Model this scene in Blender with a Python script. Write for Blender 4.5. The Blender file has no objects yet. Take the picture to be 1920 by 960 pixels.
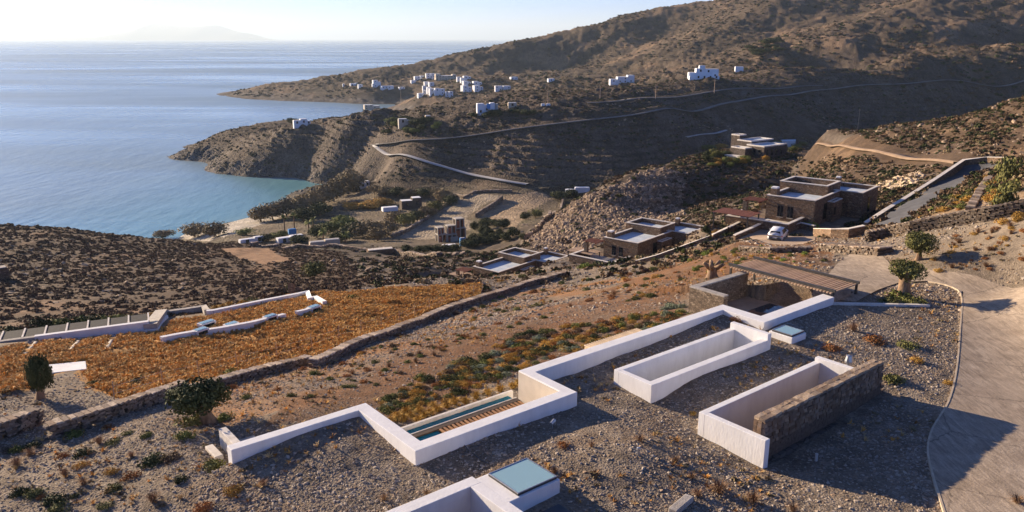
import bpy, bmesh, math, random
import numpy as np
from mathutils import Vector, Matrix

SC = bpy.context.scene
COL = SC.collection
R = math.radians
random.seed(7)
RNG = np.random.default_rng(7)

# ------------------------------------------------------------------ camera
FPX = 1500.0                      # focal length in pixels of the 1920 px wide photograph
CAMZ = 75.0                       # metres above the sea
PITCH = math.atan(408.0 / FPX)
CP, SP = math.cos(PITCH), math.sin(PITCH)
cam = bpy.data.cameras.new('camera')
cam.sensor_width = 36.0
cam.lens = 36.0 * FPX / 1920.0
cam.clip_start = 0.5
cam.clip_end = 120000.0
cam_ob = bpy.data.objects.new('camera', cam)
COL.objects.link(cam_ob)
cam_ob.location = (0, 0, CAMZ)
cam_ob.rotation_euler = (math.pi / 2 - PITCH, 0, 0)
SC.camera = cam_ob

# ------------------------------------------------------------------ sky, sun, exposure
SUN_AZ = R(-53.0)                 # left of the view direction (+Y)
SUN_EL = R(15.0)
SUN_DIR = Vector((math.sin(SUN_AZ) * math.cos(SUN_EL), math.cos(SUN_AZ) * math.cos(SUN_EL), math.sin(SUN_EL)))
world = bpy.data.worlds.new('World')
SC.world = world
world.use_nodes = True
wn = world.node_tree
wn.nodes.clear()
sky = wn.nodes.new('ShaderNodeTexSky')
sky.sky_type = 'NISHITA'
sky.sun_disc = False
sky.sun_elevation = SUN_EL
sky.sun_rotation = SUN_AZ
sky.altitude = 70.0
sky.air_density = 0.6
sky.dust_density = 0.25
sky.ozone_density = 3.0
bg = wn.nodes.new('ShaderNodeBackground')
bg.inputs['Strength'].default_value = 0.05
wo = wn.nodes.new('ShaderNodeOutputWorld')
tint = wn.nodes.new('ShaderNodeVectorMath'); tint.operation = 'MULTIPLY'      # white balance for low warm sunlight
tint.inputs[1].default_value = (0.68, 0.93, 1.42)
wn.links.new(sky.outputs[0], tint.inputs[0])
wn.links.new(tint.outputs[0], bg.inputs[0])
wn.links.new(bg.outputs[0], wo.inputs[0])
sl = bpy.data.lights.new('sun', 'SUN')
sl.energy = 5.0
sl.angle = R(0.53)
sl.color = (1.0, 0.79, 0.55)
so = bpy.data.objects.new('sun', sl)
COL.objects.link(so)
so.rotation_euler = (-SUN_DIR).to_track_quat('-Z', 'Y').to_euler()
SC.view_settings.view_transform = 'Standard'
SC.view_settings.look = 'None'
SC.view_settings.gamma = 1.0
SC.view_settings.exposure = 1.38
SC.view_settings.use_curve_mapping = False
SC.render.engine = 'CYCLES'
SC.cycles.use_denoising = True
SC.cycles.max_bounces = 6
SC.cycles.diffuse_bounces = 3
SC.cycles.glossy_bounces = 3
SC.cycles.transmission_bounces = 6
SC.cycles.transparent_max_bounces = 8
SC.cycles.volume_bounces = 0
SC.cycles.sample_clamp_indirect = 4.0

# ------------------------------------------------------------------ small helpers
def pray(u, v):
    a = (u - 960.0) / FPX; b = (480.0 - v) / FPX
    return np.array([a, CP + b * SP, -SP + b * CP])
def at_y(u, v, Y):
    d = pray(u, v); q = d * (Y / d[1]); return np.array([q[0], q[1], q[2] + CAMZ])
def at_z(u, v, Z):
    d = pray(u, v); q = d * ((Z - CAMZ) / d[2]); return np.array([q[0], q[1], Z])
def smooth(x, a, b):
    t = np.clip((x - a) / (b - a), 0, 1); return t * t * (3 - 2 * t)

def _hash(ix, iy, seed):
    h = (ix.astype(np.int64) * 374761393 + iy.astype(np.int64) * 668265263 + seed * 974711) & 0xFFFFFFFF
    h = ((h ^ (h >> 13)) * 1274126177) & 0xFFFFFFFF
    h = h ^ (h >> 16)
    return (h & 0xFFFFFF) / float(0xFFFFFF)
def vnoise(x, y, seed=0):
    ix = np.floor(x); iy = np.floor(y); fx = x - ix; fy = y - iy
    fx = fx * fx * fx * (fx * (fx * 6 - 15) + 10); fy = fy * fy * fy * (fy * (fy * 6 - 15) + 10)
    a = _hash(ix, iy, seed); b = _hash(ix + 1, iy, seed); c = _hash(ix, iy + 1, seed); d = _hash(ix + 1, iy + 1, seed)
    return (a + (b - a) * fx) * (1 - fy) + (c + (d - c) * fx) * fy
def fbm(x, y, wl, octv=4, seed=0, gain=0.5):
    s = 0; A = 1.0; tot = 0; x = np.asarray(x, float); y = np.asarray(y, float)
    for k in range(octv):
        ca, sa = math.cos(k * 0.7 + .3), math.sin(k * 0.7 + .3)
        s = s + A * (vnoise((ca * x - sa * y) / wl + 17.3 * k, (sa * x + ca * y) / wl - 9.1 * k, seed + k) - 0.5)
        tot += A; A *= gain; wl *= 0.5
    return s * 2 / tot       # about -1 .. 1
def inpoly(x, y, poly):
    x = np.asarray(x); y = np.asarray(y); ins = np.zeros(x.shape, bool); n = len(poly)
    for i in range(n):
        x0, y0 = poly[i][0], poly[i][1]; x1, y1 = poly[(i + 1) % n][0], poly[(i + 1) % n][1]
        if y0 == y1: continue
        c = ((y0 > y) != (y1 > y)) & (x < (x1 - x0) * (y - y0) / (y1 - y0) + x0)
        ins ^= c
    return ins
def dist_line(x, y, pl):
    d = np.full(np.shape(x), 1e9)
    for (ax, ay), (bx, by) in zip(pl[:-1], pl[1:]):
        dx, dy = bx - ax, by - ay; L = dx * dx + dy * dy + 1e-9
        t = np.clip(((x - ax) * dx + (y - ay) * dy) / L, 0, 1)
        d = np.minimum(d, np.hypot(x - ax - t * dx, y - ay - t * dy))
    return d

# house frame of the earth-sheltered villa: s along the long walls, t across, roof edge level 57 m
HA = R(51.2)
D1 = np.array([math.sin(HA), math.cos(HA)]); D2 = np.array([-math.cos(HA), math.sin(HA)])
TOP = 57.0
def st2xy(s, t):
    q = s * D1 + t * D2; return float(q[0]), float(q[1])
def ST(s, t, z): x, y = st2xy(s, t); return (x, y, z)

# ------------------------------------------------------------------ terrain heights
# control points: (u, v, Y) pixel of the photograph and forward distance, or ('z', u, v, Z) pixel and height
CTRL = [
 # roof gravel and near slope
 ('z',960,960,56.2),('z',600,960,56.2),('z',300,960,55.6),('z',0,960,55.0),('z',-300,960,54.2),('z',1300,960,56.2),('z',1600,960,56.1),('z',1920,960,56.0),('z',2300,960,56.2),
 ('z',960,1300,56.6),('z',300,1300,56.0),('z',1700,1300,56.6),('z',2500,1300,57.0),('z',-500,1300,55.0),
 ('z',700,880,56.3),('z',430,880,56.25),('z',1000,800,56.35),('z',1150,760,56.15),('z',1240,752,56.0),('z',1200,840,56.6),('z',1300,720,56.35),('z',1400,680,56.3),('z',1500,640,56.3),('z',1620,600,56.3),
 ('z',1500,870,55.35),('z',1600,820,55.5),('z',1320,824,55.8),('z',1440,864,55.4),('z',1380,850,55.6),('z',1580,890,55.5),('z',1700,700,56.1),('z',1780,640,56.2),('z',1850,700,56.0),('z',1850,850,55.9),('z',1920,760,56.0),('z',2200,760,56.6),
 ('z',300,860,55.5),('z',150,880,55.0),('z',0,860,54.4),('z',-250,860,53.6),('z',200,810,54.4),('z',60,790,53.7),('z',330,760,53.9),('z',500,790,55.4),('z',450,740,54.0),('z',-200,780,52.5),
 # driveway, mound on the right
 ('z',1600,556,56.4),('z',1680,548,56.4),('z',1800,545,56.5),('z',1800,600,56.3),('z',1920,620,56.6),('z',1650,500,56.0),('z',1600,480,55.4),('z',1700,515,56.2),('z',1560,520,56.0),
 ('z',1920,540,57.3),('z',2200,560,58.5),('z',1920,500,58.2),('z',1920,420,60.2),('z',1820,450,58.2),('z',1720,440,57.0),('z',1720,490,56.8),('z',1640,452,54.6),('z',1820,500,57.4),('z',2150,420,63),('z',2150,480,61.5),
 # garden slope behind the villa
 ('z',760,700,53.6),('z',620,700,53.0),('z',900,650,53.4),('z',1000,620,53.2),('z',900,600,50.5),('z',1100,590,53.0),('z',1100,550,49.5),('z',1200,560,53.0),('z',1290,590,55.0),('z',1220,520,50.2),('z',1250,497,47.2),('z',1330,520,53.5),('z',1330,480,49.5),('z',1420,470,53.0),('z',1500,490,55.2),('z',700,650,51.6),
 # long dry wall line
 ('z',0,800,54.0),('z',200,770,53.4),('z',350,730,52.7),('z',480,700,51.8),('z',600,675,51.0),('z',750,610,48.0),('z',900,553,44.3),('z',1060,507,41.5),
 # orange field and left house
 ('z',450,650,49.9),('z',200,680,51.2),('z',0,680,51.6),('z',-250,690,52.0),('z',0,740,52.6),('z',200,720,52.2),('z',450,600,48.6),('z',300,635,49.6),('z',100,650,50.2),('z',600,575,47.8),('z',600,620,49.2),('z',800,560,45.7),('z',700,545,45.4),('z',850,545,44.3),('z',0,640,49.6),('z',-250,650,49.6),
 # scrub hill
 ('z',200,592,45.5),('z',0,602,45.6),('z',-250,605,45.5),('z',200,540,39.5),('z',400,550,41.5),('z',600,530,41.0),('z',0,500,36.5),('z',300,500,34.5),('z',600,490,30.5),('z',200,460,30.0),('z',450,465,22.5),('z',0,424,30.2),('z',150,428,27.2),('z',300,447,21.0),('z',-300,412,33),('z',-300,500,38),
 (0,'h',272,6),(150,'h',275,3),(300,'h',262,4),(-300,'h',290,6),(0,'h',305,-4),(200,'h',300,-5),(-300,'h',330,-5),(-700,'h',330,-5),(-700,'h',230,25),(-700,'h',100,45),
 # valley
 ('z',700,470,20),('z',750,520,34),('z',800,500,31),('z',640,455,14),('z',760,460,14.5),('z',850,455,13),('z',900,440,12),('z',950,430,14),('z',960,462,18.5),('z',700,430,9),('z',600,400,5.5),('z',500,440,9),('z',440,430,5),('z',400,448,9),
 ('z',880,380,7.5),('z',1000,370,9.5),('z',1090,358,11),('z',760,375,5.5),('z',700,345,4.5),('z',820,410,8),('z',930,400,9),
 ('z',345,440,0),('z',420,419,0),('z',470,407,0),('z',540,380,0),('z',600,352,0),('z',630,344,.8),('z',660,350,3.0),('z',680,360,4.0),('z',640,372,2.5),('z',600,378,2.2),('z',500,415,3.5),('z',560,395,4),
 # houses row
 ('z',1190,494,40),('z',1133,492,39.3),('z',935,530,30.8),('z',884,528,30),('z',1450,412,51.3),('z',1527,417,51.5),('z',1460,452,52.6),('z',1380,455,52.0),('z',1320,455,49.5),('z',1600,400,52.5),('z',1090,490,38),('z',1000,505,37.5),('z',840,532,31.5),
 # road by house and upper garden
 ('z',1650,415,53.2),('z',1750,362,54),('z',1840,312,55),('z',1800,370,57),('z',1750,410,56.6),('z',1900,330,60),('z',1920,390,60.2),('z',2150,330,63),('z',2150,250,66),('z',1700,345,52.5),('z',1690,330,52.0),
 # right ridge
 ('z',1920,180,64),('z',1700,235,57),('z',1580,262,51.8),('z',1750,275,55),('z',1900,260,59),('z',1530,262,50.3),('z',1650,287,53),('z',1800,303,55.2),('z',1640,320,51),('z',1560,310,48.2),('z',2150,120,75),
 (1600,'h',208,47),(1650,'h',205,48.5),(1700,'h',205,50),(1800,'h',202,53),(1900,'h',198,57),(1540,'h',222,45),(1800,'h',172,58.5),(1640,'h',180,54),
 # spur with house 4
 (1410,290,228),(1480,272,226),(1320,302,222),(1230,310,212),(1160,345,202),(1060,390,205),(1010,425,206),(985,450,203),(1150,420,180),(1100,465,167),(1200,400,190),(1290,400,190),(1400,380,188),(1450,360,198),(1330,345,203),(1290,312,214),(1350,372,182),(1500,330,200),(1500,300,212),(1080,430,182),(1030,455,178),(1240,350,200),
 # promontory
 ('z',560,335,0),('z',430,328,0),('z',385,305,0),('z',366,283,0),('z',370,272,1.5),(380,263,535),(450,245,520),(560,230,500),(650,216,484),(740,203,470),(820,190,457),(900,178,447),(1000,167,443),(1170,158,470),(1320,142,505),(1470,126,575),(1580,131,580),(1700,103,615),(1920,80,640),(2150,50,650),
 (440,288,472),(500,270,463),(560,258,459),(640,240,441),(740,225,438),(720,320,394),(720,270,412),(800,300,380),(800,240,405),(640,300,428),(1000,290,366),(1000,235,388),(1000,340,350),(1200,280,368),(1200,220,396),(1200,180,428),(1400,240,430),(1400,262,422),(1400,189,462),(1600,230,512),(1600,160,550),(1800,200,552),(1800,151,586),(1920,146,606),(1920,190,585),(880,330,366),(1120,325,350),(1300,290,385),(1520,167,530),(1250,208,404),(2150,130,620),
 (1500,'h',330,18),(1700,'h',380,14),(1950,'h',430,22),(1350,'h',290,18),(1200,'h',290,12),(1080,'h',295,11),(2200,'h',400,35),(1600,'h',260,36),(1900,'h',270,48),
 # hidden bay behind the promontory and far coast
 (300,'h',600,-6),(450,'h',600,-5),(560,'h',590,2),(650,'h',620,-3),(740,'h',640,-2),(850,'h',650,4),(1000,'h',640,12),(1170,'h',640,25),(1320,'h',640,42),(1470,'h',660,52),(1920,'h',690,66),
 (500,'h',900,-6),(650,'h',880,-4),(740,'h',860,-1),(640,'h',750,-7),(740,'h',760,-5),
 ('z',560,190,0),('z',640,193,0),('z',740,196,0),('z',480,187,0),('z',426,181,0),
 (830,165,890),(780,180,870),(870,150,930),(930,165,880),(700,165,1000),(1030,150,800),
 (430,175,1112),(500,158,1118),(640,140,1130),(710,128,1140),(850,107,1150),(950,87,1160),(1000,74,1170),(1130,47,1180),(1220,23,1200),(1300,8,1215),(1400,-20,1250),(1550,-55,1300),(1700,-80,1320),(1920,-110,1300),(2200,-140,1300),
 (560,175,1040),(640,165,1040),(760,145,1080),
 (1160,140,850),(1280,85,900),(1380,45,950),(1480,2,1000),(1100,115,1100),(1000,120,1110),(900,120,1110),(1250,60,1140),(1180,100,1080),(1600,-30,1080),
 (1420,112,700),(1520,75,740),(1650,30,790),(1760,0,830),(1380,88,860),(1450,55,930),(1330,112,800),(1600,20,960),
 (1700,88,700),(1850,50,750),(1920,30,775),(1600,100,680),(2200,20,760),(1800,30,790),(1920,0,800),
 (450,'h',1230,-5),(700,'h',1300,-6),(1000,'h',1400,-4),(1300,'h',1500,40),(1700,'h',1700,150),(300,'h',1100,-6),(300,'h',800,-6),(100,'h',600,-6),(-300,'h',800,-6),(200,'h',420,-6),(350,'h',380,-4),(450,'h',400,-5),(0,'h',1300,-6),(2200,'h',1700,200),
]
def _cx(u, Y):          # X of a plan point at forward distance Y seen in column u (level ray)
    return (u - 960.0) / FPX * Y / math.sqrt(1 + (408.0 / FPX) ** 2)
def garden_drop(x, y):
    s = x * D1[0] + y * D1[1]; t = x * D2[0] + y * D2[1]
    g = 1.75 * smooth(s, 8.5, 13) * (1 - smooth(t, 34.5, 52)) * (1 - smooth(s, 47, 60))
    # on the downhill side of the roof edge only
    edge = np.where(s < 17.35, 33.7, np.where(s < 26.7, 28.45, np.where(s < 44.4, 31.9, np.where(s < 46.7, 28.7, np.where(s < 53.0, 36.2, 60)))))
    return np.where(t > edge, g, 0.0)
_pts = []
for c in CTRL:
    if c[0] == 'z': q = at_z(c[1], c[2], c[3])
    elif c[1] == 'h': q = (_cx(c[0], c[2]), c[2], c[3])
    else: q = at_y(*c)
    _pts.append((q[0], q[1], q[2]))
# ground falls away behind the skylines of the near promontory
for u, v, Y in ((560,230,500),(650,216,484),(740,203,470),(820,190,457),(900,178,447),(1000,167,443),(1080,162,455),(1170,158,470),(1320,142,505),(1470,126,575),(1580,131,580),(1700,103,615),(1920,80,640)):
    q = at_y(u, v, Y)
    for dy, dz in ((30, 4), (80, 13)): _pts.append((q[0] * (Y + dy) / Y, Y + dy, q[2] - dz))
_pts = np.array(_pts)
_keep = []
for i, q in enumerate(_pts):
    if all(np.hypot(*(q[:2] - _pts[j][:2])) > 0.012 * q[1] + .3 for j in _keep): _keep.append(i)
_pts = _pts[_keep]
_z = _pts[:, 2] + garden_drop(_pts[:, 0], _pts[:, 1])
_c2 = (0.03 * np.maximum(_pts[:, 1], 20)) ** 2
_n = len(_pts)
_d = np.sqrt((_pts[:, None, 0] - _pts[None, :, 0]) ** 2 + (_pts[:, None, 1] - _pts[None, :, 1]) ** 2 + _c2[None, :])
_A = np.zeros((_n + 3, _n + 3)); _A[:_n, :_n] = _d
_A[:_n, _n] = 1; _A[:_n, _n + 1] = _pts[:, 0] / 100; _A[:_n, _n + 2] = _pts[:, 1] / 100; _A[_n:, :_n] = _A[:_n, _n:].T
_W = np.linalg.lstsq(_A, np.concatenate([_z, np.zeros(3)]), rcond=None)[0]
def rbf(x, y):
    x = np.asarray(x, float).ravel(); y = np.asarray(y, float).ravel(); out = np.empty_like(x)
    for i in range(0, len(x), 20000):
        xs = x[i:i + 20000].astype(np.float32); ys = y[i:i + 20000].astype(np.float32)
        d = np.sqrt((xs[:, None] - _pts[None, :, 0].astype(np.float32)) ** 2 + (ys[:, None] - _pts[None, :, 1].astype(np.float32)) ** 2 + _c2[None].astype(np.float32))
        out[i:i + 20000] = d.astype(np.float64) @ _W[:_n] + _W[_n] + _W[_n + 1] * xs / 100 + _W[_n + 2] * ys / 100
    return out
def H0(x, y):
    x = np.asarray(x, float).ravel(); y = np.asarray(y, float).ravel()
    return rbf(x, y) - garden_drop(x, y)

_TT = np.concatenate([np.geomspace(12, 300, 420), np.geomspace(302, 1700, 380)])
def _hit(u, v, fn, tmin=0.0):
    d = pray(u, v); d = d / math.hypot(d[0], d[1])
    x = d[0] * _TT; y = d[1] * _TT; z = CAMZ + d[2] * _TT
    h = np.maximum(fn(x, y), 0.0)
    k = np.nonzero((z <= h) & (_TT >= tmin))[0]
    if len(k) == 0: return None
    k = k[0]
    if k == 0: return (x[0], y[0], h[0])
    a = z[k - 1] - h[k - 1]; b = z[k] - h[k]; w = a / (a - b + 1e-12)
    t = _TT[k - 1] + (_TT[k] - _TT[k - 1]) * w
    return (float(d[0] * t), float(d[1] * t), float(h[k - 1] + (h[k] - h[k - 1]) * w))
def G0(u, v): return _hit(u, v, H0)
def plan(pix):            # pixel outline -> plan outline on the bare terrain
    return [(q[0], q[1]) for q in (G0(u, v) for u, v in pix) if q]
# ------------------------------------------------------------------ plan outlines of roads, fields and zones
ROADS = {   # name: (pixels, width m)
 'dirt_road': ([(1470,266),(1500,264),(1530,263),(1560,271),(1610,281),(1680,291),(1750,298),(1802,304)], 4.0),
 'valley_road': ([(712,268),(700,273),(716,280),(750,290),(800,304),(850,316),(900,329),(950,340),(990,346)], 4.2),
 'upper_road': ([(700,273),(730,270),(790,265),(850,258),(910,250),(960,242),(1010,237),(1080,228),(1160,219),(1250,208),(1330,198),(1400,189),(1460,178),(1520,167),(1600,160),(1700,156),(1800,151),(1920,146),(2060,138)], 4.2),
 'ridge_road': ([(1100,193),(1180,189),(1260,182),(1330,172),(1400,166),(1470,163),(1540,160)], 3.6),
 'farm_track': ([(1285,258),(1330,252),(1360,243)], 3.0),
}
ROADXY = {k: (plan(p), w) for k, (p, w) in ROADS.items()}
DRIVE = plan([(1782,1000),(1770,960),(1748,890),(1737,845),(1745,808),(1762,782),(1782,750),(1795,690),(1800,620),(1806,548),(1780,536),(1740,528),(1690,529),(1645,545),(1604,567),(1545,560),(1515,545),(1548,520),(1568,497),(1592,478),(1655,481),(1672,500),(1720,505),(1830,518),(1920,540),(2120,585),(2200,700),(2200,1000)])
KERB = plan([(1782,1000),(1770,960),(1748,890),(1737,845),(1745,808),(1762,782),(1782,750),(1795,690),(1800,620),(1806,548),(1780,536),(1740,528)])
UPROAD = plan([(1630,424),(1665,402),(1700,379),(1750,347),(1806,311),(1850,306),(1885,307),(1885,312),(1862,314),(1845,322),(1800,348),(1760,374),(1715,402),(1690,421)])
PARK = plan([(1372,452),(1440,424),(1478,432),(1530,436),(1528,452),(1500,462),(1440,458)])
FIELD_A = plan([(760,408),(800,392),(848,362),(940,368),(905,386),(870,408),(905,420),(850,440),(790,452),(735,440)])
FIELD_B = plan([(945,368),(1010,362),(1040,372),(1005,390),(985,402),(965,425),(915,418),(895,400)])
BEACH = plan([(320,442),(400,428),(440,414),(480,404),(520,388),(560,372),(540,400),(480,424),(420,444),(360,448)])
ORANGE = plan([(0,655),(100,640),(200,634),(300,622),(330,600),(420,590),(540,556),(560,548),(640,552),(760,543),(905,533),(900,552),(760,606),(600,676),(480,700),(350,724),(240,752),(170,724),(150,690),(90,705),(60,735),(0,742)])
SOIL = plan([(560,735),(650,720),(800,650),(950,600),(1090,560),(1230,505),(1330,465),(1420,460),(1560,470),(1560,500),(1420,500),(1290,545),(1290,600),(1200,640),(1090,690),(960,700),(840,770),(740,800),(690,765),(600,790),(480,800)])
RUST = plan([(300,640),(900,560),(1000,520),(1100,530),(1280,470),(1560,455),(1560,500),(1290,560),(1080,600),(900,650),(700,740),(560,760),(420,800),(300,790)])
SCRUB = plan([(-300,412),(0,424),(150,428),(300,447),(420,448),(560,458),(640,470),(700,540),(640,552),(540,545),(400,585),(300,595),(0,615),(-300,615)])
TANPATCH = plan([(415,465),(500,465),(545,488),(500,500),(440,480)])
ROCKFACE = plan([(985,452),(1010,425),(1060,388),(1160,345),(1230,312),(1290,325),(1280,370),(1290,410),(1200,450),(1090,480),(1000,480)])
PALEROCK = plan([(1640,352),(1680,335),(1725,322),(1735,335),(1700,352),(1650,362)])
RIDGE = plan([(1480,268),(1540,262),(1580,264),(1700,238),(1920,184),(2100,150),(2100,300),(1880,304),(1800,310),(1740,326),(1640,350),(1560,345),(1500,330)])
VALLEY = plan([(330,446),(470,404),(560,372),(635,346),(700,350),(860,352),(1000,348),(1100,352),(1060,380),(990,448),(880,470),(640,460),(470,460)])
STONY = plan([(1620,462),(1700,430),(1800,420),(1920,400),(2150,380),(2150,600),(1920,540),(1830,518),(1720,505),(1660,480)])
UPGARDEN = plan([(1700,412),(1760,380),(1845,325),(1900,310),(2000,330),(2000,385),(1840,392),(1760,405)])

# local house frames (front corner, roof level, base level); the three stone villas share one plan
VA = R(40.0)
V1 = np.array([math.sin(VA), math.cos(VA)]); V2 = np.array([-math.cos(VA), math.sin(VA)])
def _vc(u, v, z): q = at_z(u, v, z); return (q[0], q[1])
VILLA = [(_vc(934.8, 510.5, 33.0), 33.0, 29.6), (_vc(1196.4, 455.8, 43.5), 43.5, 39.9), (_vc(1529, 376, 54.8), 54.8, 51.2)]
# flat pads: (origin, axis1, axis2, s0, s1, t0, t1, z, blend)
PADS = [(o, V1, V2, -6.5, 18.8, -4.0, 10.5, zb, 5.0) for o, zr, zb in VILLA]
_h4 = G0(1410, 290)
H4C = (_h4[0], _h4[1]); H4Z = _h4[2]
PADS.append(((_h4[0], _h4[1]), V1, V2, -11, 16, -12, 10, H4Z, 14.0))
PZ = 52.4
_pk = np.array(PARK).mean(0)
def pads(x, y, z):
    for o, a1, a2, s0, s1, t0, t1, zb, bl in PADS:
        s = (x - o[0]) * a1[0] + (y - o[1]) * a1[1]; t = (x - o[0]) * a2[0] + (y - o[1]) * a2[1]
        ds = np.maximum(np.maximum(s0 - s, s - s1), 0); dt = np.maximum(np.maximum(t0 - t, t - t1), 0)
        w = 1 - smooth(np.hypot(ds, dt), 0, bl)
        z = z * (1 - w) + zb * w
    return z
def in_st(x, y, s0, s1, t0, t1):
    s = x * D1[0] + y * D1[1]; t = x * D2[0] + y * D2[1]
    return (s > s0) & (s < s1) & (t > t0) & (t < t1)
LH = None
def courts(x, y, z):
    # sunken pool terrace, entrance court, light wells in the green roof
    z = np.where(in_st(x, y, 17.3, 26.7, 28.45, 33.45), 53.2, z)
    z = np.where(in_st(x, y, 44.4, 53.2, 28.7, 36.2), 54.0, z)
    z = np.where(in_st(x, y, 53.1, 56.6, 28.7, 34.5), np.minimum(z, 54.8 + np.clip((x * D1[0] + y * D1[1] - 53.1) * .32, 0, 1.2)), z)
    z = np.where(in_st(x, y, 30.9, 41.5, 26.45, 28.82), 54.3, z)
    z = np.where(in_st(x, y, 30.33, 40.82, 19.45, 22.42), 54.3, z)
    z = np.where(in_st(x, y, 8.0, 17.2, 19.5, 24.3), 54.5, z)
    return z
def road_mask(x, y):
    m = np.zeros(np.shape(x))
    for pl, w in ROADXY.values():
        m = np.maximum(m, 1 - smooth(dist_line(x, y, pl), w * .6, w * 1.6))
    for poly in (DRIVE, UPROAD, PARK):
        c = np.array(poly).mean(0)
        m = np.maximum(m, inpoly(x, y, poly).astype(float))
    return m
def H(x, y, detail=True):
    x = np.asarray(x, float).ravel(); y = np.asarray(y, float).ravel()
    z = rbf(x, y) - garden_drop(x, y)
    r = np.hypot(x, y)
    m = 1 - road_mask(x, y)
    for o, a1, a2, s0, s1, t0, t1, zb, bl in PADS:
        pass
    flat = smooth(z, 6, 22) * .85 + .15           # valley floor stays flat
    hill = smooth(r, 120, 330)
    far = smooth(r, 550, 800)
    n1 = fbm(x, y, 70, 3, 11); n2 = fbm(x, y, 21, 4, 23); n3 = fbm(x, y, 5.5, 3, 37); n4 = fbm(x, y, 160, 3, 51)
    rg = 1 - np.abs(fbm(x, y, 46, 4, 61)) * 2      # eroded gullies
    land = smooth(z, -2, 3)
    z = z + land * m * flat * hill * (1.5 * n1 + 1.25 * n2 + .75 * n3 + 1.1 * (rg - .7) + .45 * fbm(x, y, 2.4, 2, 39))
    z = z + land * far * m * (2.6 * n4 + 1.5 * n1 + 1.6 * (rg - .6) * smooth(z, 10, 60) + .8 * n3 + 1.0 * n2)
    shore = smooth(r, 370, 410) * land * (1 - smooth(z, 4, 12)) * (r < 700)
    z = z + shore * (2.2 * np.abs(n3) + 1.6 * np.abs(fbm(x, y, 12, 3, 41)) - .6)
    # terraces on the hills
    stp = 2.4
    q = z / stp + .35 * n1; fr = q - np.floor(q); ter = stp * (np.floor(q) + smooth(fr, .72, 1.0) - .35 * n1)
    tm = hill * m * land * smooth(fbm(x, y, 120, 2, 77), -.15, .25) * smooth(z, 10, 16) * .95
    z = z * (1 - tm) + ter * tm
    mid = smooth(r, 62, 110) * (1 - hill)
    z = z + mid * m * (.5 * n2 + .28 * n3)
    z = z + inpoly(x, y, ORANGE) * m * (.20 * fbm(x, y, 3.4, 3, 8) + .10 * fbm(x, y, 1.3, 2, 9))
    if detail:
        near = 1 - smooth(r, 70, 140)
        z = z + near * m * (.10 * fbm(x, y, 4.5, 3, 5) + .035 * fbm(x, y, .8, 2, 6))
    z = pads(x, y, z)
    return courts(x, y, z)
def G(u, v, tmin=0.0): return _hit(u, v, H, tmin)
def HZ(x, y): return float(H(np.array([x]), np.array([y]))[0])

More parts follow.
